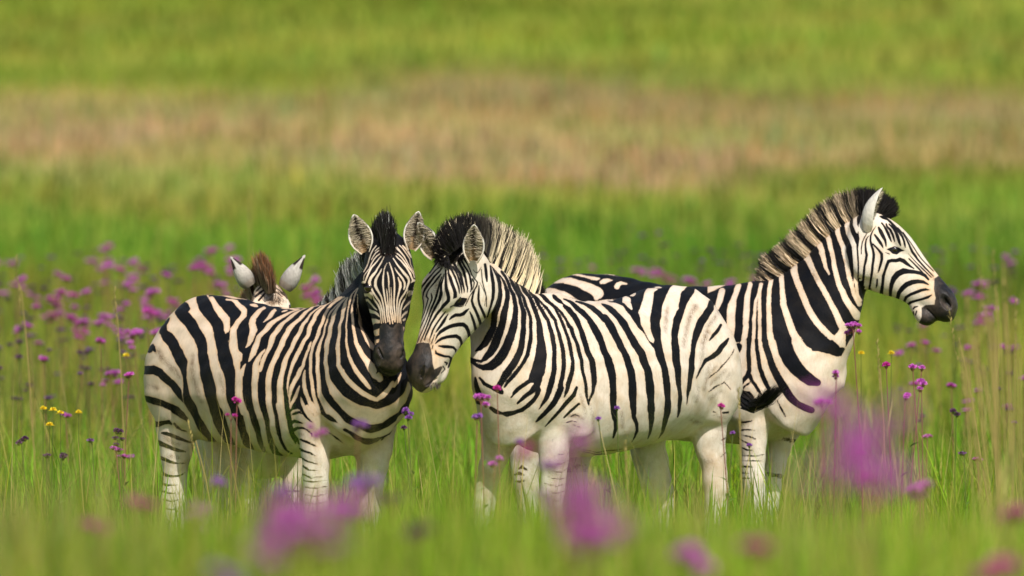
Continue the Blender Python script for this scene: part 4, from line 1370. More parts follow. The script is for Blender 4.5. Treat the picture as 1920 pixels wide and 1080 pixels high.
def depth(Z, x, y):
    """distance of a place given along and across the animal"""
    return Z['pos'][1] + Z['scale'] * (x * math.sin(Z['yaw']) + y * math.cos(Z['yaw']))


R = math.radians
ZA = dict(nos=(.043, .046), tufts=[(728, 462, 15, 10, (0, .9), .03, (.03, .018, .014), 500)], top_off=([-1, 1], [-.018, -.016]), tail=[(345, 610, 46.60), (338, 645, 46.72), (333, 690, 46.75), (332, 740, 46.75)], tail_tip=(332, 900, 46.72), farleg=0, seed=1, scale=.955, yaw=R(-50), pos=(-.922, 46.0), tint=.72, tint_head=.3,
          label='zebra standing on the left, its head turned to face the camera between two upright ears',
          neck=[((600, 580, 45.95), (690, 830, 45.45), .18), ((645, 553, 45.75), (722, 740, 45.3), .16), ((675, 522, 45.66), (730, 680, 45.35), .13),
                ((700, 490, 45.60), (728, 620, 45.52), .115), ((722, 478, 45.40), (728, 575, 45.36), .10)],
          poll=(727, 446, 45.25), head_ax=(.012, -.18, -.98), head_up=(.0, -.98, .18), head_scale=.975,
          ears=[dict(base=(686, 473, 45.30), tip=(663, 402, 45.28), open=(-.15, -1, .1), width=.098, cup=.9, band=.8),
                dict(base=(770, 468, 45.30), tip=(785, 396, 45.28), open=(.25, -1, .1), width=.088, cup=.9, band=.8)],
          eyes=[(689, 541), (774, 539)],
          mane=[((600, 578, 45.9), (598, 574, 45.9)), ((632, 560, 45.8), (634, 535, 45.8)), ((647, 552, 45.74), (641, 497, 45.74)), ((662, 538, 45.7), (652, 482, 45.7)), ((678, 520, 45.65), (668, 472, 45.65)), ((695, 498, 45.52), (690, 455, 45.52)),
                ((708, 478, 45.45), (706, 425, 45.42)), ((722, 462, 45.33), (718, 397, 45.33)), ((727, 462, 45.24), (722, 394, 45.26)), ((728, 470, 45.215), (733, 415, 45.19))],
          mane_w=[.3, .8, 1, 1, 1, 1.1, 1.5, 1.9, 1.8, 1.0], mane_black=[0, 0, 0, 0, .1, .4, .97, 1, 1, 1], mane_light=(.46, .46, .43), mane_keep=.6, mane_random=-.4, mane_random_end=.55)
ZA['legs'] = {3: ([(600, 690, 44), (592, 765, 42), (590, 805, 34), (592, 850, 29), (592, 900, 26), (592, 945, 26), (593, 985, 20), (594, 1060, 17), (595, 1090, 20), (603, 1110, 17), (608, 1130, 24)], depth(ZA, .42, -.15)),
              4: ([(690, 720, 55), (700, 785, 48), (702, 825, 40), (699, 870, 33), (695, 910, 27), (693, 945, 26), (692, 985, 20), (692, 1060, 17), (692, 1090, 20), (698, 1110, 17), (702, 1130, 24)], depth(ZA, .45, .15)),
              5: ([(350, 690, 70), (332, 755, 50), (331, 800, 42), (331, 830, 37), (330, 855, 31), (329, 880, 26), (328, 905, 24), (326, 942, 26), (330, 985, 20), (334, 1060, 17), (335, 1090, 20), (343, 1110, 17), (348, 1130, 24)], depth(ZA, -.60, -.15)),
              6: ([(420, 750, 55), (430, 800, 52), (428, 850, 46), (425, 890, 36), (420, 930, 27), (418, 950, 26), (425, 990, 20), (428, 1060, 17), (429, 1090, 20), (436, 1110, 17), (441, 1130, 24)], depth(ZA, -.60, .15))}
ZB = dict(top_off=([-.8, -.35, -.15, .2, .45, .7], [.010, .010, -.002, -.002, .012, 0]), farleg=0, seed=2, scale=.965, yaw=R(233), pos=(.375, 46.0), tint=.32, tint_head=.12,
          label='zebra in the middle, head lowered to nuzzle its neighbour, tail flicked behind it',
          neck=[((1045, 568, 45.9), (945, 840, 45.5), .17), ((1000, 552, 45.75), (926, 745, 45.4), .15), ((955, 522, 45.6), (918, 690, 45.4), .125),
                ((920, 490, 45.5), (912, 643, 45.45), .11), ((882, 458, 45.38), (905, 580, 45.48), .10)],
          poll=(842, 464, 45.25), head_ax=(-.32, -.08, -.945), brow_left=.060, head_cut=[(918, 440), (915, 560), (908, 640), (880, 668), (900, 720), (1000, 720), (1000, 440)], head_up=(-.75, -.64, .16), head_scale=1.04,
          ears=[dict(base=(818, 482, 45.30), tip=(784, 417, 45.26), open=(-.5, -.9, .1), width=.088, cup=.9, band=.85),
                dict(base=(888, 490, 45.16), tip=(889, 421, 45.10), open=(-.15, -1, .1), width=.088, cup=.9, band=.85)],
          eyes=[(862, 562)],
          mane=[((1018, 556, 45.8), (1014, 545, 45.8)), ((1003, 549, 45.75), (1006, 500, 45.75)), ((985, 540, 45.68), (1000, 468, 45.68)), ((960, 524, 45.6), (985, 440, 45.6)), ((935, 502, 45.53), (955, 420, 45.53)), ((912, 482, 45.46), (925, 404, 45.46)),
                ((890, 462, 45.38), (895, 398, 45.38)), ((870, 455, 45.28), (868, 400, 45.26)), ((850, 458, 45.20), (840, 412, 45.18)), ((836, 470, 45.15), (820, 440, 45.10)), ((834, 480, 45.09), (821, 468, 45.03)), ((838, 486, 45.07), (830, 494, 45.02)), ((842, 488, 45.06), (838, 503, 45.02))],
          mane_w=[.4, 1, 1, 1, 1, 1.2, 2.0, 3.0, 3.2, 2.8, 2.4, 2.0, 1.6], mane_black=[.3, 0, 0, 0, 0, .1, .5, .95, 1, 1, 1, 1, 1], mane_thick=.032, tipcut=1.0, tufts=[(858, 470, 22, 13, (-.5, .75), .05, (.020, .014, .011), 900), (838, 478, 14, 10, (-.25, .9), .045, (.022, .014, .011), 500), (815, 722, 14, 6, (-.1, 1), .02, (.05, .04, .03), 40)], mane_bands=('b', [(899, 4.5), (917, 3.4), (931, 3.0), (942, 2.7), (952.5, 2.0), (964, 1.8), (975.5, 1.5), (987, 1.2), (1000, 3.0), (1012, 6)]), mane_light=(.90, .75, .51), mane_keep=.72, mane_tip=(.022, .014, .011), mane_n=9000,
          tail=[(1372, 690, 46.75), (1378, 715, 46.85), (1384, 735, 46.85), (1392, 752, 46.80)], tail_tip=(1466, 728, 46.55), tail_bow=(0, 0, -.05))
ZB['legs'] = {3: ([(1040, 690, 44), (1036, 760, 46), (1038, 800, 40), (1038, 840, 33), (1039, 880, 28), (1036, 910, 25), (1033, 945, 25), (1030, 985, 20), (1028, 1060, 17), (1026, 1090, 20), (1018, 1110, 17), (1012, 1130, 24)], depth(ZB, .43, .15)),
              4: ([(945, 750, 46), (938, 810, 40), (930, 850, 30), (918, 885, 25), (911, 920, 22), (908, 950, 24), (907, 985, 19), (906, 1060, 16), (905, 1090, 19), (897, 1110, 16), (892, 1130, 23)], depth(ZB, .47, -.15)),
              5: ([(1318, 660, 66), (1325, 730, 50), (1329, 780, 41), (1328, 815, 37), (1331, 840, 32), (1337, 865, 28), (1341, 900, 26), (1344, 945, 25), (1338, 990, 20), (1335, 1060, 17), (1333, 1090, 20), (1325, 1110, 17), (1320, 1130, 24)], depth(ZB, -.60, .15)),
              6: ([(1225, 770, 48), (1213, 825, 38), (1217, 850, 35), (1224, 880, 34), (1232, 910, 32), (1240, 940, 29), (1240, 960, 26), (1235, 1000, 20), (1232, 1060, 17), (1230, 1090, 20), (1222, 1110, 17), (1216, 1128, 24)], depth(ZB, -.58, -.15))}
ZC = dict(chin=.018, seed=3, scale=1.0, yaw=R(-34), pos=(.722, 47.4), tint=.48, tint_head=.15,
          label='zebra at the back on the right, seen in profile looking to the right',
          neck=[((1385, 545, 47.3), (1505, 820, 47.0), .17), ((1440, 530, 47.2), (1548, 748, 46.95), .15), ((1493, 496, 47.15), (1580, 686, 46.98), .125),
                ((1536, 455, 47.12), (1600, 632, 47.0), .105), ((1574, 424, 47.1), (1614, 588, 47.05), .095), ((1608, 402, 47.08), (1622, 545, 47.08), .085)],
          head_cut=[(1640, 330), (1611, 420), (1603, 470), (1606, 520), (1624, 585), (1500, 700), (1400, 400), (1500, 330)], poll=(1648, 396, 47.05), head_ax=(.675, -.24, -.70), head_up=(.73, -.05, .68), head_scale=.98,
          ears=[dict(base=(1622, 432, 46.97), tip=(1655, 352, 46.93), open=(.95, -.12, -.2), width=.088, cup=.95, band=2.0)],
          eyes=[(1677, 467)],
          mane=[((1432, 533, 47.2), (1420, 526, 47.2)), ((1448, 526, 47.2), (1420, 505, 47.2)), ((1465, 512, 47.18), (1428, 480, 47.18)), ((1492, 495, 47.15), (1455, 460, 47.15)), ((1516, 474, 47.13), (1478, 436, 47.13)), ((1536, 455, 47.12), (1500, 414, 47.12)),
                ((1554, 440, 47.11), (1520, 392, 47.11)), ((1573, 424, 47.1), (1545, 374, 47.1)), ((1592, 410, 47.09), (1570, 361, 47.09)), ((1609, 402, 47.08), (1598, 353, 47.08)), ((1625, 396, 47.07), (1625, 350, 47.07)),
                ((1643, 394, 47.05), (1655, 356, 47.05)), ((1655, 400, 47.04), (1677, 370, 47.03)), ((1664, 410, 47.03), (1688, 392, 47.02))],
          mane_w=[.5, 1, 1, 1, 1, 1, 1, 1, 1, 1, 1.2, 1.4, 1.3, 1.0], mane_black=[0, 0, 0, 0, 0, 0, 0, 0, 0, .1, .7, .82, .85, .85], mane_thick=.034, mane_bands=('w', [(1435, 2), (1450, 3), (1466, 5.5), (1492, 6.5), (1515, 6.5), (1535, 5.5), (1553, 5), (1572, 5), (1590, 5), (1606, 4.5)]), mane_light=(.70, .53, .35), mane_keep=.62, mane_n=9000)
ZC['legs'] = {3: ([(1405, 680, 52), (1408, 740, 44), (1412, 790, 34), (1413, 830, 27), (1413, 860, 24), (1413, 900, 23), (1414, 935, 24), (1414, 980, 18), (1414, 1040, 16), (1415, 1068, 19), (1422, 1085, 16), (1428, 1102, 23)], depth(ZC, .43, -.14)),
              4: ([(1490, 720, 50), (1475, 790, 38), (1462, 830, 27), (1453, 870, 22), (1447, 910, 20), (1442, 940, 22), (1442, 985, 17), (1442, 1040, 15), (1443, 1068, 18), (1450, 1085, 15), (1456, 1102, 22)], depth(ZC, .46, .14)),
              5: ([(1040, 660, 66), (1020, 740, 50), (1003, 800, 42), (988, 850, 33), (985, 890, 27), (990, 930, 24), (992, 980, 18), (995, 1040, 16), (996, 1068, 19), (1003, 1085, 16), (1008, 1096, 23)], depth(ZC, -.60, -.14)),
              6: ([(1110, 660, 66), (1100, 740, 48), (1092, 800, 40), (1080, 860, 28), (1078, 930, 24), (1082, 980, 18), (1083, 1040, 16), (1084, 1068, 19), (1090, 1085, 16), (1096, 1096, 23)], depth(ZC, -.60, .14))}
ZD = dict(ear_white=.85, seed=4, scale=.74, yaw=R(-78), pos=(-1.08, 47.75), tint=.6, tint_head=.5, voxel=.0075,
          label='young zebra foal hidden behind the left zebra, only its pale ears and brown mane showing',
          neck=[((440, 700, 47.55), (495, 830, 47.15), .15), ((460, 640, 47.4), (505, 740, 47.0), .125), ((478, 590, 47.28), (512, 670, 46.98), .11), ((494, 556, 47.18), (514, 620, 46.98), .10)],
          poll=(503, 527, 47.05), head_ax=(.10, -.62, -.78), head_up=(.05, -.78, .62), head_scale=.74,
          ears=[dict(base=(470, 536, 47.06), tip=(432, 481, 47.05), open=(-.2, 1, .1), width=.076, cup=.85, band=.35, fur=False, point=True),
                dict(base=(533, 541, 47.06), tip=(572, 478, 47.05), open=(.2, 1, .1), width=.076, cup=.85, band=.35, fur=False, point=True)],
          eyes=[],
          mane=[((440, 640, 47.45), (432, 628, 47.45)), ((462, 600, 47.32), (446, 560, 47.32)), ((482, 565, 47.2), (470, 515, 47.2)), ((494, 550, 47.1), (478, 478, 47.1)), ((502, 541, 47.03), (486, 466, 47.0)), ((506, 541, 46.98), (497, 478, 46.96)), ((509, 546, 46.93), (508, 510, 46.9))],
          mane_w=[.6, 1, 1.1, 1.2, 1.2, 1.0, .7], mane_black=[.2, .2, .3, .1, .3, .6, .8], mane_light=(.42, .33, .22), mane_dark=(.06, .026, .012), mane_tip=(.26, .095, .032), mane_keep=.25, tufts=[(500, 548, 34, 16, (.15, .75), .028, (.15, .105, .07), 420), (520, 556, 22, 10, (.2, .8), .024, (.10, .07, .05), 260)], mane_n=3500)


def simple_leg(Z, pi, x, y, front):
    s = Z['scale']
    zs = [.86, .74, .62, .50, .42, .36, .16, .10, .05, .012]
    rr = [.10, .085, .068, .052, .046, .038, .032, .037, .034, .045] if front else [.14, .11, .075, .052, .050, .038, .032, .037, .034, .045]
    dx = [0, 0, 0, .01, .02, .01, 0, 0, .015, .03] if front else [.05, .06, .03, -.02, -.06, -.04, -.01, 0, .015, .03]
    yaw = Z['yaw']
    pts = []
    Yd = depth(Z, x, y)
    for z, r, d in zip(zs, rr, dx):
        wx = Z['pos'][0] + s * ((x + d) * math.cos(yaw) - y * math.sin(yaw))
        p = project(np.array([[wx, Yd, s * z + float(gz(wx, Yd))]]))[0]
        pts.append((p[0], p[1], r * s * F / Yd))
    return pts, Yd


ZD['legs'] = {3: simple_leg(ZD, 3, .42, -.13, True), 4: simple_leg(ZD, 4, .45, .13, True), 5: simple_leg(ZD, 5, -.60, -.14, False), 6: simple_leg(ZD, 6, -.56, .14, False)}
for Z, pb, ph in ((ZA, A_BODY, A_HEAD), (ZB, B_BODY, B_HEAD), (ZC, C_BODY, C_HEAD), (ZD, F_HEAD, F_HEAD)):
    Z['pat_body'] = parse_pattern(pb)
    Z['pat_head'] = parse_pattern(ph, .84 if Z is ZA else 1.0)
ZEBRAS = [build_zebra(Z) for Z in (ZA, ZB, ZC, ZD)]


# ---------------------------------------------------------------- grass
def make_leaf_material(name, attr='col', trans=0.35, rough=0.6):
    m, nt, out = mat_new(name)
    T = NT(nt)
    c = T.attr(attr, 'Color')
    b = T.n('ShaderNodeBsdfPrincipled')
    T.l(c, b.inputs['Base Color'])
    b.inputs['Roughness'].default_value = rough
    b.inputs['Specular IOR Level'].default_value = 0.06
    tr = T.n('ShaderNodeBsdfTranslucent')
    T.l(c, tr.inputs['Color'])
    mx = T.n('ShaderNodeMixShader')
    mx.inputs[0].default_value = trans
    T.l(b.outputs[0], mx.inputs[1])
    T.l(tr.outputs[0], mx.inputs[2])
    T.l(mx.outputs[0], out.inputs['Surface'])
    return m


def blades(name, x, y, h, w, lean, col, rng, curve=0.35):
    n = len(x)
    z = gz(x, y)
    az = rng.uniform(0, 2 * math.pi, n)
    dirx, diry = np.cos(az), np.sin(az)
    fa = az + math.pi / 2 + rng.normal(size=n) * .5
    fx, fy = np.cos(fa), np.sin(fa)
    V = np.zeros((n, 7, 3), np.float32)
    for k, t in enumerate((0, .42, .78)):
        off = lean * h * (t * (1 - curve) + curve * t * t)
        zz = h * t * (1 - 0.25 * lean * t)
        ww = w * (1.0, .85, .5)[k] * .5
        for s, q in ((-1, 0), (1, 1)):
            V[:, 2 * k + q, 0] = x + dirx * off + s * fx * ww
            V[:, 2 * k + q, 1] = y + diry * off + s * fy * ww
            V[:, 2 * k + q, 2] = z + zz - (0.02 if k == 0 else 0)
    V[:, 6, 0] = x + dirx * lean * h
    V[:, 6, 1] = y + diry * lean * h
    V[:, 6, 2] = z + h * (1 - 0.25 * lean)
    b = (np.arange(n) * 7)[:, None]
    loops = np.concatenate([b + np.array([[0, 1, 3, 2, 2, 3, 5, 4, 4, 5, 6]])], 0).ravel()
    st = ((np.arange(n) * 11)[:, None] + np.array([[0, 4, 8]])).ravel()
    me = fast_mesh(name, V.reshape(-1, 3), loops, st)
    col_attr(me, 'col', np.repeat(col, 7, 0))
    return me


LEAF = make_leaf_material('grass_blade', trans=0.45)


def sow(rng, y0, y1, dens, margin, hlo, hhi, wlo, whi, straw=.12, tall=.06):
    area = (y1 - y0) * (0.9 * (y0 + y1) / 20 + 2 * margin) 
    n = int(area * dens)
    y = rng.uniform(y0, y1, n)
    hw = 0.046 * y + margin
    x = rng.uniform(-1, 1, n) * hw
    # tussocks: patchy height and density
    pat = np.sin(x * 2.1 + 1.7 * np.sin(y * 1.3)) * np.sin(y * 1.9 + np.sin(x * 1.1)) * .5 + np.sin(x * 5.3 + y * 2.2) * np.sin(y * 4.1 - x) * .3
    keep = rng.random(n) < np.clip(.72 + .5 * pat, .25, 1)
    x, y, pat = x[keep], y[keep], pat[keep]
    n = len(x)
    h = rng.uniform(hlo, hhi, n) * (1 + .28 * pat) * rng.uniform(.75, 1.0, n)
    t = rng.random(n) < tall
    h = np.where(t, h * rng.uniform(1.2, 1.55, n), h)
    w = rng.uniform(wlo, whi, n)
    w = np.where(t, w * .6, w)
    lean = np.abs(rng.normal(size=n)) * .30 + .05
    lean = np.where(rng.random(n) < .08, rng.uniform(.7, 1.1, n), lean)
    spire = (rng.random(n) < .007) & (y < 60)
    h = np.where(spire, rng.uniform(.62, .98, n), h)
    w = np.where(spire, rng.uniform(.0028, .0045, n), w)
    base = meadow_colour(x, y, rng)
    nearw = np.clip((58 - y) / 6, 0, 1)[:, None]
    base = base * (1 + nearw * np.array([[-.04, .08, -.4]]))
    hue = rng.normal(size=n)[:, None]
    col = base * np.clip(1 + .38 * rng.normal(size=n)[:, None], .28, 1.9)
    col = col * (1 + hue * np.array([[.18, .0, -.05]]))
    d = rng.random(n)
    col = np.where(((d < straw) & (y < 62))[:, None] | (t & (d < .5) & (y < 80))[:, None], np.array([[.54, .45, .12]]) * rng.uniform(.6, 1.25, n)[:, None], col)
    broad = (rng.random(n) < .07) & (y > 44) & (y < 56) & ~spire
    w = np.where(broad, rng.uniform(.014, .024, n), w)
    h = np.where(broad, rng.uniform(.34, .56, n), h)
    col = np.where(broad[:, None], np.array([[.17, .36, .022]]) * rng.uniform(.6, 1.35, n)[:, None], col)
    col = np.where(spire[:, None], np.array([[.58, .46, .19]]) * rng.uniform(.6, 1.2, n)[:, None], col)
    col = np.where((d > .9)[:, None], np.array([[.10, .20, .012]]) * rng.uniform(.7, 1.3, n)[:, None], col)
    return x, y, h, w, lean, np.clip(col, .004, .7)


grng = np.random.default_rng(77)
chunks = [sow(grng, 17, 27, 240, 1.0, .36, .58, .004, .008, .10, .05),
          sow(grng, 27, 35, 620, 1.0, .36, .62, .004, .008, .10, .08),
          sow(grng, 35, 41, 480, 1.0, .36, .60, .004, .008, .10, .08),
          sow(grng, 41, 45.2, 430, 1.0, .30, .54, .004, .010, .09, .10),
          sow(grng, 45.2, 52, 560, 1.0, .30, .60, .005, .013, .07, .14),
          sow(grng, 52, 62, 360, 1.8, .34, .58, .005, .011, .09, .06),
          sow(grng, 62, 80, 170, 2.6, .30, .50, .006, .012, .08, .06),
          sow(grng, 80, 125, 30, 5, .12, .30, .012, .03, .06, .03),
          sow(grng, 125, 190, 7, 8, .12, .28, .03, .07, .04, .02)]
gx, gy_, gh, gw, gl, gc = [np.concatenate([c[i] for c in chunks]) for i in range(6)]
# the animals trample what stands inside them
ok = np.ones(len(gx), bool)
grass = link('grass', blades('grass_blades', gx[ok], gy_[ok], gh[ok], gw[ok], gl[ok], gc[ok], grng), LEAF)
grass['kind'] = 'stuff'
grass['label'] = 'long green and straw coloured grass covering the meadow'
grass['category'] = 'grass'

# ---------------------------------------------------------------- flowers
PETAL = make_leaf_material('flower_petal', trans=0.3, rough=0.7)


class MB:
    def __init__(self):
        self.v, self.f, self.c = [], [], []

    def tube(self, pts, r0, r1, col, n=5):
        pts = [np.asarray(p, float) for p in pts]
        b = len(self.v)
        for i, p in enumerate(pts):
            t = unit(pts[min(i + 1, len(pts) - 1)] - pts[max(i - 1, 0)])
            a = unit(np.cross(t, [0.31, 0.95, 0.02]))
            bb = np.cross(t, a)
            r = r0 + (r1 - r0) * i / (len(pts) - 1)
            for k in range(n):
                th = 2 * math.pi * k / n
                self.v.append(p + r * (a * math.cos(th) + bb * math.sin(th)))
                self.c.append(col)
        for i in range(len(pts) - 1):
            for k in range(n):
                j = (k + 1) % n
                self.f.append((b + i * n + k, b + i * n + j, b + (i + 1) * n + j, b + (i + 1) * n + k))

    def leaf(self, p, d, L, w, col):
        d = unit(d)
        s = unit(np.cross(d, [0.1, 0.2, 1]))
        b = len(self.v)
        p = np.asarray(p, float)
        for t, ww in ((0, .25), (.45, 1), (1, .05)):
            q = p + d * L * t + np.array([0, 0, -.25 * L * t * t])
            self.v += [q - s * w * ww * .5, q + s * w * ww * .5]
            self.c += [col, col]
        self.f += [(b, b + 1, b + 3, b + 2), (b + 2, b + 3, b + 5, b + 4)]

    def pompom(self, c, r, cols, rng, n=64, squash=.8, low=-.35):
        """a round head of many narrow florets over a small core"""
        c = np.asarray(c, float)
        for i in range(n):
            z = low + (1 - low) * (i + .5) / n
            th = i * 2.399963 + rng.normal() * .15
            q = math.sqrt(max(0, 1 - z * z))
            d = np.array([q * math.cos(th), q * math.sin(th), z])
            s = unit(np.cross(d, rng.normal(size=3)))
            tip = c + d * r * np.array([1, 1, squash]) * rng.uniform(.82, 1.12)
            mid = c + d * r * np.array([1, 1, squash]) * .62
            w = r * rng.uniform(.16, .26)
            b = len(self.v)
            col = cols[rng.integers(len(cols))]
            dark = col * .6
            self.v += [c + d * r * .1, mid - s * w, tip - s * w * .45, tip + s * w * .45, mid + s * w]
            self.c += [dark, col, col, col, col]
            self.f += [(b, b + 1, b + 4), (b + 1, b + 2, b + 3, b + 4)]

    def mesh(self, name):
        me = new_mesh(name, self.v, self.f)
        col_attr(me, 'col', np.array(self.c))
        return me


PINK = [np.array(c) for c in ((.66, .17, .62), (.60, .14, .56), (.74, .27, .68), (.62, .10, .50))]
MAGENTA = [np.array(c) for c in ((.62, .05, .36), (.55, .04, .30), (.66, .09, .42))]
VIOLET = [np.array(c) for c in ((.36, .13, .50), (.30, .10, .42), (.44, .18, .58))]
DUSK = [np.array(c) for c in ((.15, .06, .15), (.20, .085, .18), (.11, .05, .10))]
YELLOW = [np.array(c) for c in ((.82, .60, .03), (.85, .68, .05))]
RED_STEM = np.array((.27, .115, .085))
GREEN_STEM = np.array((.11, .15, .035))


def plant_parts(rng, H, nheads, spread, hr, cols, stem_col, hcount=60):
    """stem mesh builder and a list of head builders; origin at the ground"""
    st = MB()
    bend = rng.normal(size=2) * .03 * H
    top = np.array([bend[0], bend[1], H - spread * .6])
    mid = np.array([bend[0] * .3, bend[1] * .3, H * .55])
    st.tube([(0, 0, -.02), mid * np.array([.6, .6, .5]), mid, top], .0032, .0020, stem_col)
    for k in range(4):
        a = rng.uniform(0, 6.28)
        zz = H * rng.uniform(.12, .7)
        st.leaf((bend[0] * .2, bend[1] * .2, zz), (math.cos(a), math.sin(a), .6), rng.uniform(.05, .09), .014, np.array((.09, .16, .03)))
    heads = []
    for k in range(nheads):
        a = 2.4 * k + rng.normal() * .3
        rr = spread * math.sqrt((k + .3) / max(nheads, 1)) if nheads > 1 else 0
        c = np.array([bend[0] + rr * math.cos(a), bend[1] + rr * math.sin(a), H - abs(rng.normal()) * spread * .7])
        if nheads > 1:
            st.tube([top - np.array([0, 0, spread * .5]), (top + c) / 2 + np.array([0, 0, -.004]), c], .0018, .0013, stem_col, 4)
        mb = MB()
        # green-red cup under the florets
        mb.tube([c + np.array([0, 0, -hr * .9]), c + np.array([0, 0, -hr * .3])], hr * .25, hr * .55, stem_col * .8 + np.array([.02, .03, 0]), 7)
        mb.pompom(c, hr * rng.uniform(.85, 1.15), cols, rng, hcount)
        heads.append(mb)
    return st, heads


def add_flower(pos, H, label, name, cat, group, rng, nheads, spread, hr, cols, stem_col):
    root = thing(name, label, cat, tuple(pos), rng.uniform(0, 6.28), group)
    st, heads = plant_parts(rng, H, nheads, spread, hr, cols, stem_col)
    link('stem', st.mesh('stem'), PETAL, root)
    for hmb in heads:
        link('flower_head', hmb.mesh('flower_head'), PETAL, root)
    return root


def place(px, py, d):
    p = W(px, py, d)
    g = float(gz(p[0], d))
    return np.array([p[0], d, g]), p[2] - g


def solve_depth(px, py, want, lo=47.8, hi=74):
    best = lo
    for d in np.linspace(lo, hi, 160):
        if place(px, py, d)[1] <= want:
            return d
        best = d
    return best


frng = np.random.default_rng(5)
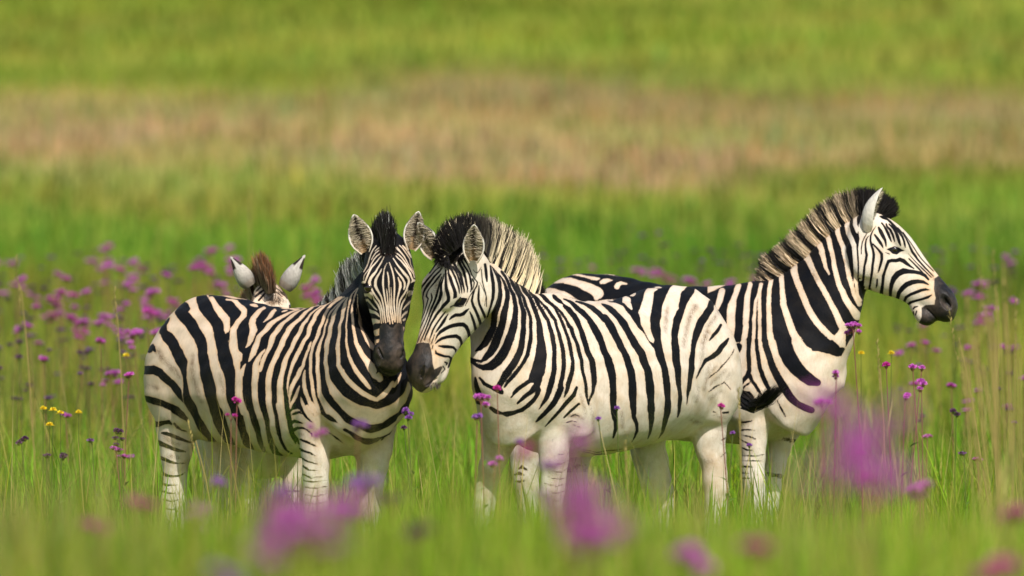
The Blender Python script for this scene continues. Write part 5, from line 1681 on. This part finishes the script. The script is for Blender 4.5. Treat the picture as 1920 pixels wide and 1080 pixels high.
# near flowers that can be told apart: pixel, distance, heads, head radius, colours, stem, label
HEROES = [
    (910, 742, 43.6, 7, .030, .015, PINK, RED_STEM, 'pink pompom flower cluster in front of the middle zebra chest'),
    (940, 728, 43.9, 1, .0, .017, MAGENTA, RED_STEM, 'single magenta bud at the upper right of the cluster by the middle zebra chest'),
    (888, 775, 43.2, 2, .02, .014, VIOLET, RED_STEM, 'violet flower pair below the cluster on the middle zebra chest'),
    (912, 858, 42.0, 3, .024, .015, PINK, RED_STEM, 'small pink cluster low beside the middle zebra front leg'),
    (440, 748, 43.8, 3, .012, .014, MAGENTA, RED_STEM, 'magenta flower on a tall red stem crossing the left zebra belly'),
    (432, 772, 43.6, 2, .035, .010, MAGENTA, RED_STEM, 'two tiny red pink buds beside the stem over the left zebra belly'),
    (1622, 606, 44.6, 9, .032, .013, PINK, RED_STEM, 'pink cluster on a tall red stem below the right zebra throat'),
    (1730, 688, 44.8, 1, .0, .019, PINK, RED_STEM, 'pink pompom by itself in the open grass right of the zebras, upper one'),
    (1732, 714, 44.4, 3, .022, .016, PINK, RED_STEM, 'pink triple flower just below the lone upper pompom on the right'),
    (1700, 690, 44.6, 1, .0, .015, PINK, RED_STEM, 'small pink flower left of the lone upper pompom on the right'),
    (1675, 684, 45.0, 1, .0, .016, MAGENTA, RED_STEM, 'magenta flower nearest the yellow daisies on the right'),
    (1688, 738, 44.0, 2, .016, .014, PINK, RED_STEM, 'pink flower pair low in the grass right of the right zebra'),
    (1562, 694, 43.6, 2, .02, .016, PINK, RED_STEM, 'pink flower touching the right zebra chest from below'),
    (1548, 752, 40.0, 4, .028, .016, PINK, RED_STEM, 'pink cluster at the left edge of the big blurred pink clump'),
    (1568, 775, 18.6, 12, .072, .022, PINK, RED_STEM, 'large blurred pink clump in the foreground below the right zebra'),
    (1612, 835, 18.6, 7, .07, .018, PINK, RED_STEM, 'blurred pink clump at the lower right of the largest foreground one'),
    (1545, 722, 22.0, 5, .045, .018, PINK, RED_STEM, 'blurred pink flower rising at the top of the largest foreground clump'),
    (1640, 885, 21.0, 6, .045, .020, PINK, RED_STEM, 'blurred pink flower at the lower tail of the largest foreground clump'),
    (1735, 903, 36.2, 8, .038, .018, PINK, RED_STEM, 'rounded pink flower head at the lower right, in nearly sharp focus'),
    (1898, 950, 28.5, 5, .030, .022, MAGENTA, RED_STEM, 'soft magenta flower at the right edge of the picture'),
    (1868, 1040, 26.0, 6, .04, .024, MAGENTA, RED_STEM, 'faded red flower in the bottom right corner'),
    (1300, 1030, 26.0, 6, .038, .022, PINK, RED_STEM, 'blurred pink flower at the bottom under the middle zebra hind legs'),
    (1412, 1022, 25.0, 3, .03, .020, MAGENTA, RED_STEM, 'dim pink flower at the bottom below the right zebra front legs'),
    (1628, 900, 27.0, 3, .03, .016, MAGENTA, RED_STEM, 'dull red flower low between the big clump and the rounded head'),
    (1098, 915, 20.6, 9, .052, .021, PINK, RED_STEM, 'blurred pink clump in front of the middle zebra belly, upper half'),
    (1130, 965, 20.8, 7, .055, .020, PINK, RED_STEM, 'blurred pink clump in front of the middle zebra belly, lower half'),
    (1085, 985, 22.0, 5, .045, .022, MAGENTA, RED_STEM, 'reddish haze of a flower below the middle zebra belly clump'),
    (1040, 800, 24.0, 5, .05, .018, PINK, RED_STEM, 'very soft pink flower over the middle zebra upper front leg'),
    (985, 822, 30.0, 3, .03, .016, MAGENTA, RED_STEM, 'soft magenta flower over the middle zebra chest bottom'),
    (975, 818, 38.0, 2, .016, .014, VIOLET, RED_STEM, 'violet flower under the middle zebra chest'),
    (1032, 862, 33.5, 4, .028, .017, VIOLET, RED_STEM, 'violet flower in front of the middle zebra front knee'),
    (1018, 925, 33.0, 3, .026, .017, VIOLET, GREEN_STEM, 'muted violet flower below the middle zebra front knee'),
    (536, 945, 20.5, 9, .060, .020, PINK, RED_STEM, 'blurred pink clump in front of the left zebra front leg, left half'),
    (585, 980, 20.2, 8, .062, .020, PINK, RED_STEM, 'blurred pink clump in front of the left zebra front leg, lower half'),
    (618, 935, 22.0, 6, .055, .018, PINK, RED_STEM, 'blurred pink clump in front of the left zebra front leg, right half'),
    (508, 915, 30.0, 4, .03, .018, VIOLET, RED_STEM, 'violet flower left of the blurred clump at the left zebra front leg'),
    (648, 950, 30.5, 4, .03, .018, VIOLET, RED_STEM, 'violet flower right of the blurred clump at the left zebra front leg'),
    (690, 900, 31.0, 6, .034, .020, VIOLET, RED_STEM, 'blue violet flower in front of the left zebra far front leg'),
    (725, 925, 31.5, 4, .03, .017, DUSK, RED_STEM, 'dark plum flower right of the blue violet one by the left zebra leg'),
    (368, 947, 33.5, 8, .036, .018, PINK, RED_STEM, 'bright magenta pink flower head low under the left zebra hind legs'),
    (272, 936, 30.0, 3, .026, .018, MAGENTA, RED_STEM, 'soft salmon pink flower left of the left zebra hind leg'),
    (402, 893, 36.0, 4, .026, .015, VIOLET, RED_STEM, 'soft violet flower between the left zebra hind legs'),
    (600, 796, 37.5, 4, .026, .015, PINK, RED_STEM, 'soft pink flower over the left zebra shoulder'),
    (655, 793, 37.0, 4, .024, .015, VIOLET, RED_STEM, 'soft purple flower over the left zebra chest'),
    (778, 768, 44.2, 4, .02, .014, VIOLET, GREEN_STEM, 'violet flower in the gap right of the left zebra chest'),
    (778, 802, 44.6, 1, .0, .012, DUSK, GREEN_STEM, 'dark plum bud in the gap between the two front zebras'),
    (428, 1068, 23.5, 4, .035, .020, VIOLET, RED_STEM, 'faint violet flower at the bottom edge left of the clump'),
    (1164, 765, 44.2, 1, .0, .013, VIOLET, GREEN_STEM, 'small violet flower standing over the middle zebra flank'),
    (1152, 785, 44.0, 1, .0, .012, VIOLET, GREEN_STEM, 'small violet flower just lower left on the middle zebra flank'),
    (1370, 760, 44.3, 2, .01, .014, MAGENTA, RED_STEM, 'small rose flower in front of the middle zebra rump'),
    (1360, 812, 44.0, 1, .0, .012, VIOLET, GREEN_STEM, 'tiny violet bud in front of the middle zebra hind thigh'),
    (1415, 835, 44.4, 1, .0, .012, VIOLET, GREEN_STEM, 'tiny violet bud in front of the right zebra front leg'),
    (237, 805, 46.0, 2, .012, .016, DUSK, GREEN_STEM, 'dark plum flower low in the grass left of the left zebra hind leg'),
    (106, 850, 44.5, 2, .012, .015, DUSK, GREEN_STEM, 'dark plum flower low in the grass near the yellow daisies'),
    (58, 818, 45.0, 3, .018, .014, DUSK, GREEN_STEM, 'dark plum flower under the yellow daisies at the far left'),
    (185, 980, 29.0, 4, .03, .018, MAGENTA, RED_STEM, 'dull red flower low in the left foreground'),
    (1788, 770, 44.0, 2, .015, .013, DUSK, GREEN_STEM, 'small dusky flower pair deep in the grass on the right'),
    (760, 990, 27.0, 4, .03, .018, DUSK, RED_STEM, 'dim plum flower low between the two front zebras'),
]
for px, py, d, nh, spread, hr, cols, stc, lab in HEROES:
    pos, H = place(px, py, d)
    add_flower(pos, max(H, .25), lab, 'pompom_flower', 'flower', None, frng, nh, spread, hr, cols, stc)

# the drifts behind: one mesh per plant, a few shapes shared between copies
def drift_variant(seed, nh, spread, hr, cols, stc):
    rng = np.random.default_rng(seed)
    st, heads = plant_parts(rng, 1.0, nh, spread, hr, cols, stc, 34)
    for hmb in heads:
        b = len(st.v)
        st.v += hmb.v
        st.c += hmb.c
        st.f += [tuple(i + b for i in f) for f in hmb.f]
    me = st.mesh('drift_flower')
    me.materials.append(PETAL)
    return me


PINKS = [drift_variant(100 + i, (4, 6, 3, 8)[i % 4], (.022, .034, .016, .042)[i % 4], .017, PINK if i % 3 else PINK + MAGENTA, RED_STEM) for i in range(8)]
DUSKS = [drift_variant(200 + i, (1, 2, 3, 1)[i % 4], (.0, .02, .03, .0)[i % 4], (.021, .016, .016, .017)[i % 4], DUSK + (VIOLET if i % 2 else []), GREEN_STEM) for i in range(8)]


def drift(px, py, meshes, want, label, group, lo=47.8):
    d = solve_depth(px, py, want, lo)
    pos, H = place(px, py, d)
    o = link('drift_flower', meshes[frng.integers(len(meshes))])
    o.location = tuple(pos)
    o.rotation_euler = (0, 0, frng.uniform(0, 6.28))
    o.scale = (1, 1, max(H, .3))
    o['label'] = label
    o['category'] = 'flower'
    o['group'] = group
    return o


PL = [(200, 466), (215, 459), (160, 488), (192, 496), (213, 487), (241, 486), (330, 513), (364, 485), (392, 467), (426, 461), (402, 493), (411, 470), (97, 555), (115, 545), (140, 551), (147, 544), (60, 572), (67, 607), (246, 530), (285, 582), (294, 573), (272, 621), (277, 619),
      (195, 636), (198, 591), (90, 670), (4, 548), (230, 700), (222, 697), (105, 545), (130, 512), (122, 520), (455, 486), (360, 500), (235, 502), (176, 600), (163, 616), (150, 590), (590, 520), (600, 535), (612, 548), (575, 555), (20, 520), (300, 545), (330, 560), (620, 560), (560, 590), (595, 600)]
DL = [(137, 469), (172, 472), (82, 541), (120, 561), (200, 518), (283, 498), (308, 510), (352, 520), (280, 522), (8, 610), (30, 616), (43, 588), (43, 641), (72, 628), (56, 630), (98, 656), (172, 652), (190, 654), (233, 598), (157, 576), (214, 614), (30, 669), (105, 672), (0, 690), (325, 500), (295, 530), (240, 540), (215, 560), (150, 682), (230, 640), (250, 660), (130, 700), (60, 720), (20, 740), (190, 690), (240, 590), (75, 590), (10, 560), (415, 520), (455, 510), (600, 560), (570, 500), (165, 720), (90, 745)]
DR = [(1180, 427), (1250, 435), (1247, 451), (1185, 441), (1330, 466), (1390, 460), (1440, 466), (1380, 482), (1320, 500), (1200, 482), (1240, 491), (1210, 486), (1335, 492), (1405, 497), (1070, 490), (1085, 500), (1050, 505), (1100, 480), (1420, 505), (1160, 470), (1725, 480), (1750, 490), (1770, 475), (1830, 466), (1755, 510), (1865, 470), (1740, 465), (1300, 470), (1270, 480), (1145, 490), (1025, 480), (1010, 470), (1800, 500), (1890, 505), (1850, 520), (1780, 540), (1450, 480), (1420, 470)]
PR = [(1340, 541), (1270, 516), (1282, 523), (1232, 511), (1405, 521), (1310, 530), (1360, 525), (1832, 530), (1885, 490), (1893, 562), (1880, 480), (1805, 545), (1840, 555), (1250, 505), (1190, 505), (1120, 500), (1880, 575), (1825, 600), (1860, 590), (1385, 535), (1425, 530)]
MR = [(1690, 610), (1700, 645), (1720, 655), (1765, 655), (1800, 675), (1815, 650), (1885, 650), (1892, 648), (1770, 630), (1745, 640), (1840, 690), (1790, 720), (1808, 678), (1848, 730), (1905, 700), (1660, 660), (1690, 655), (1725, 608), (1710, 620), (1880, 760)]
for px, py in PL:
    drift(px, py, PINKS, frng.uniform(.68, .92), 'pink pompom flower in the soft drift behind and left of the zebras', 'pink flowers in the left drift')
for px, py in DL:
    drift(px, py, DUSKS, frng.uniform(.6, .85), 'dark plum flower head among the pink ones behind and left of the zebras', 'dark flowers in the left drift')
for px, py in DR:
    drift(px, py, DUSKS, frng.uniform(.65, .95), 'dusky purple flower head in the blurred drift behind the right zebra', 'dark flowers in the right drift')
for px, py in PR:
    drift(px, py, PINKS, frng.uniform(.65, .9), 'pale pink flower in the blurred drift behind the right zebra', 'pink flowers in the right drift')
for i, (px, py) in enumerate(MR):
    if i % 2:
        drift(px, py, PINKS[2:3] + PINKS[6:7], frng.uniform(.5, .75), 'little pink flower in the grass under the right zebra muzzle', 'little pink flowers on the right', 46.5)
    else:
        drift(px, py, DUSKS, frng.uniform(.5, .75), 'little dark flower in the grass under the right zebra muzzle', 'little dark flowers on the right', 46.5)
for i in range(46):
    px, py = frng.uniform(-60, 430), 470 + 250 * frng.beta(1.3, 2.2)
    drift(px, py, DUSKS, frng.uniform(.55, .85), 'dark plum flower head among the pink ones behind and left of the zebras', 'dark flowers in the left drift')
for i in range(26):
    px, py = frng.uniform(-60, 430), 480 + 140 * frng.random()
    drift(px, py, PINKS, frng.uniform(.6, .85), 'pink pompom flower in the soft drift behind and left of the zebras', 'pink flowers in the left drift')
for i in range(26):
    px, py = frng.choice([frng.uniform(1000, 1450), frng.uniform(1700, 1980)]), 455 + 110 * frng.random()
    drift(px, py, DUSKS, frng.uniform(.6, .9), 'dusky purple flower head in the blurred drift behind the right zebra', 'dark flowers in the right drift')

for i in range(44):
    side = i % 2
    px = frng.uniform(-40, 265) if side == 0 else frng.uniform(1600, 1960)
    py = frng.uniform(610, 880)
    k = frng.random()
    if k < .45:
        drift(px, py, DUSKS, frng.uniform(.45, .7), 'small dark flower in the near grass beside the herd', 'small dark flowers in the near grass', 44.5)
    else:
        drift(px, py, PINKS[2:3] + PINKS[6:7], frng.uniform(.45, .72), 'small pink flower in the near grass beside the herd', 'small pink flowers in the near grass', 44.5)

# yellow daisies
for px, py, d, lab in ((78, 768, 46.6, 'yellow daisy at the far left, leftmost of the small yellow group'), (98, 770, 46.4, 'yellow daisy second from the left in the small yellow group'),
                       (112, 776, 46.2, 'yellow daisy third from the left in the small yellow group'), (146, 775, 46.4, 'yellow daisy rightmost in the small yellow group at the left'),
                       (92, 798, 46.0, 'yellow daisy lowest in the small yellow group at the left'), (236, 668, 49.5, 'single yellow daisy close left of the left zebra rump'),
                       (1668, 664, 48.0, 'yellow daisy under the right zebra chin, left one'), (1612, 664, 48.4, 'yellow daisy just right of the right zebra chest')):
    pos, H = place(px, py, d)
    root = thing('yellow_daisy', lab, 'flower', tuple(pos), frng.uniform(0, 6.28))
    st = MB()
    st.tube([(0, 0, -.02), (.005, .004, H * .5), (0, .008, H)], .002, .0014, GREEN_STEM)
    link('stem', st.mesh('stem'), PETAL, root)
    hd = MB()
    hd.pompom((0, .008, H + .004), .015, YELLOW, frng, 40, .8, -.2)
    for k in range(12):
        a = k / 12 * 6.283
        hd.leaf((.005 * math.cos(a), .008 + .005 * math.sin(a), H), (math.cos(a), math.sin(a), .35), .017, .008, YELLOW[k % 2])
    link('flower_head', hd.mesh('flower_head'), PETAL, root)

# dry grass stalks standing clear of the rest
STALKS = [(1800, 640, 1830, 1000, 41, 'pale dry grass stalk touching the right zebra muzzle'), (1838, 500, 1880, 1010, 40, 'tallest dry grass stalk at the right, left of a pair'), (1862, 470, 1893, 1010, 40.5, 'tall dry grass stalk at the right, right of a pair'),
          (1778, 575, 1850, 900, 44, 'dry grass stalk leaning left below the right zebra muzzle'), (1905, 560, 1900, 980, 42, 'straight dry grass stalk at the right edge'), (1385, 730, 1392, 980, 43, 'straw coloured stalk between the middle and right zebra legs'),
          (1172, 830, 1180, 1000, 42.5, 'pale stalk in front of the middle zebra belly'), (1645, 640, 1665, 960, 44, 'thin red brown stalk right of the right zebra chest'), (30, 480, 60, 760, 50, 'pale straw stalk at the far left'), (468, 350, 470, 560, 60, 'tall thin stalk behind the left zebra rump'),
          (215, 540, 230, 760, 49, 'pale green stalk left of the left zebra rump'), (352, 790, 400, 960, 44.5, 'thin straw stalk leaning across the left zebra hind legs')]
RIGHT = [(1795, 600, 1850, 1010, 37.5, 'first'), (1812, 560, 1862, 1010, 38, 'second'), (1852, 520, 1878, 1010, 37, 'third'), (1880, 490, 1902, 1010, 38.5, 'fourth'), (1868, 545, 1870, 1010, 39, 'fifth'), (1908, 600, 1915, 1010, 37, 'sixth'), (1828, 620, 1885, 1010, 39.5, 'seventh')]
STALKS += [(a, b_, c_, d_, e_, 'thick pale straw stalk in the right hand bundle') for a, b_, c_, d_, e_, f_ in RIGHT]
for (x0, y0, x1, y1, d, lab) in STALKS:
    top = W(x0, y0, d)
    foot = W(x1, y1, d)
    g = float(gz(foot[0], d))
    k = (foot[2] - g) / max(top[2] - foot[2], .05)
    bx = foot[0] + (foot[0] - top[0]) * min(k, 1.5) * .5
    fat = 2.1 if 'thick pale' in lab else 1.0
    root = thing('dry_grass_stalk', lab, 'grass stalk', (bx, d, g), 0, 'straw stalks bundled at the right' if fat > 1.5 else None)
    h = top[2] - g
    tx = top[0] - bx
    col = np.array((.46, .36, .13))
    st = MB()
    st.tube([(0, 0, -.02), (tx * .25, 0, h * .35), (tx * .55, .01, h * .7), (tx * .8, .01, h * .9)], .0036 * fat, .0022 * fat, col)
    for q in range(3):
        st.leaf((tx * .3, 0, h * (.25 + .2 * q)), (frng.normal(), frng.normal() * .3, 1.6), .22, .008 * fat, col * np.array([.8, .95, .8]))
    link('stem', st.mesh('stem'), LEAF, root)
    sd_ = MB()
    for q in range(26):
        t = .82 + .18 * q / 26
        a = frng.uniform(0, 6.28)
        sd_.leaf((tx * t, .01, h * t), (math.cos(a) * .35 + tx, math.sin(a) * .35, 1.1), .028, .006, col * frng.uniform(.8, 1.2))
    link('seed_head', sd_.mesh('seed_head'), LEAF, root)
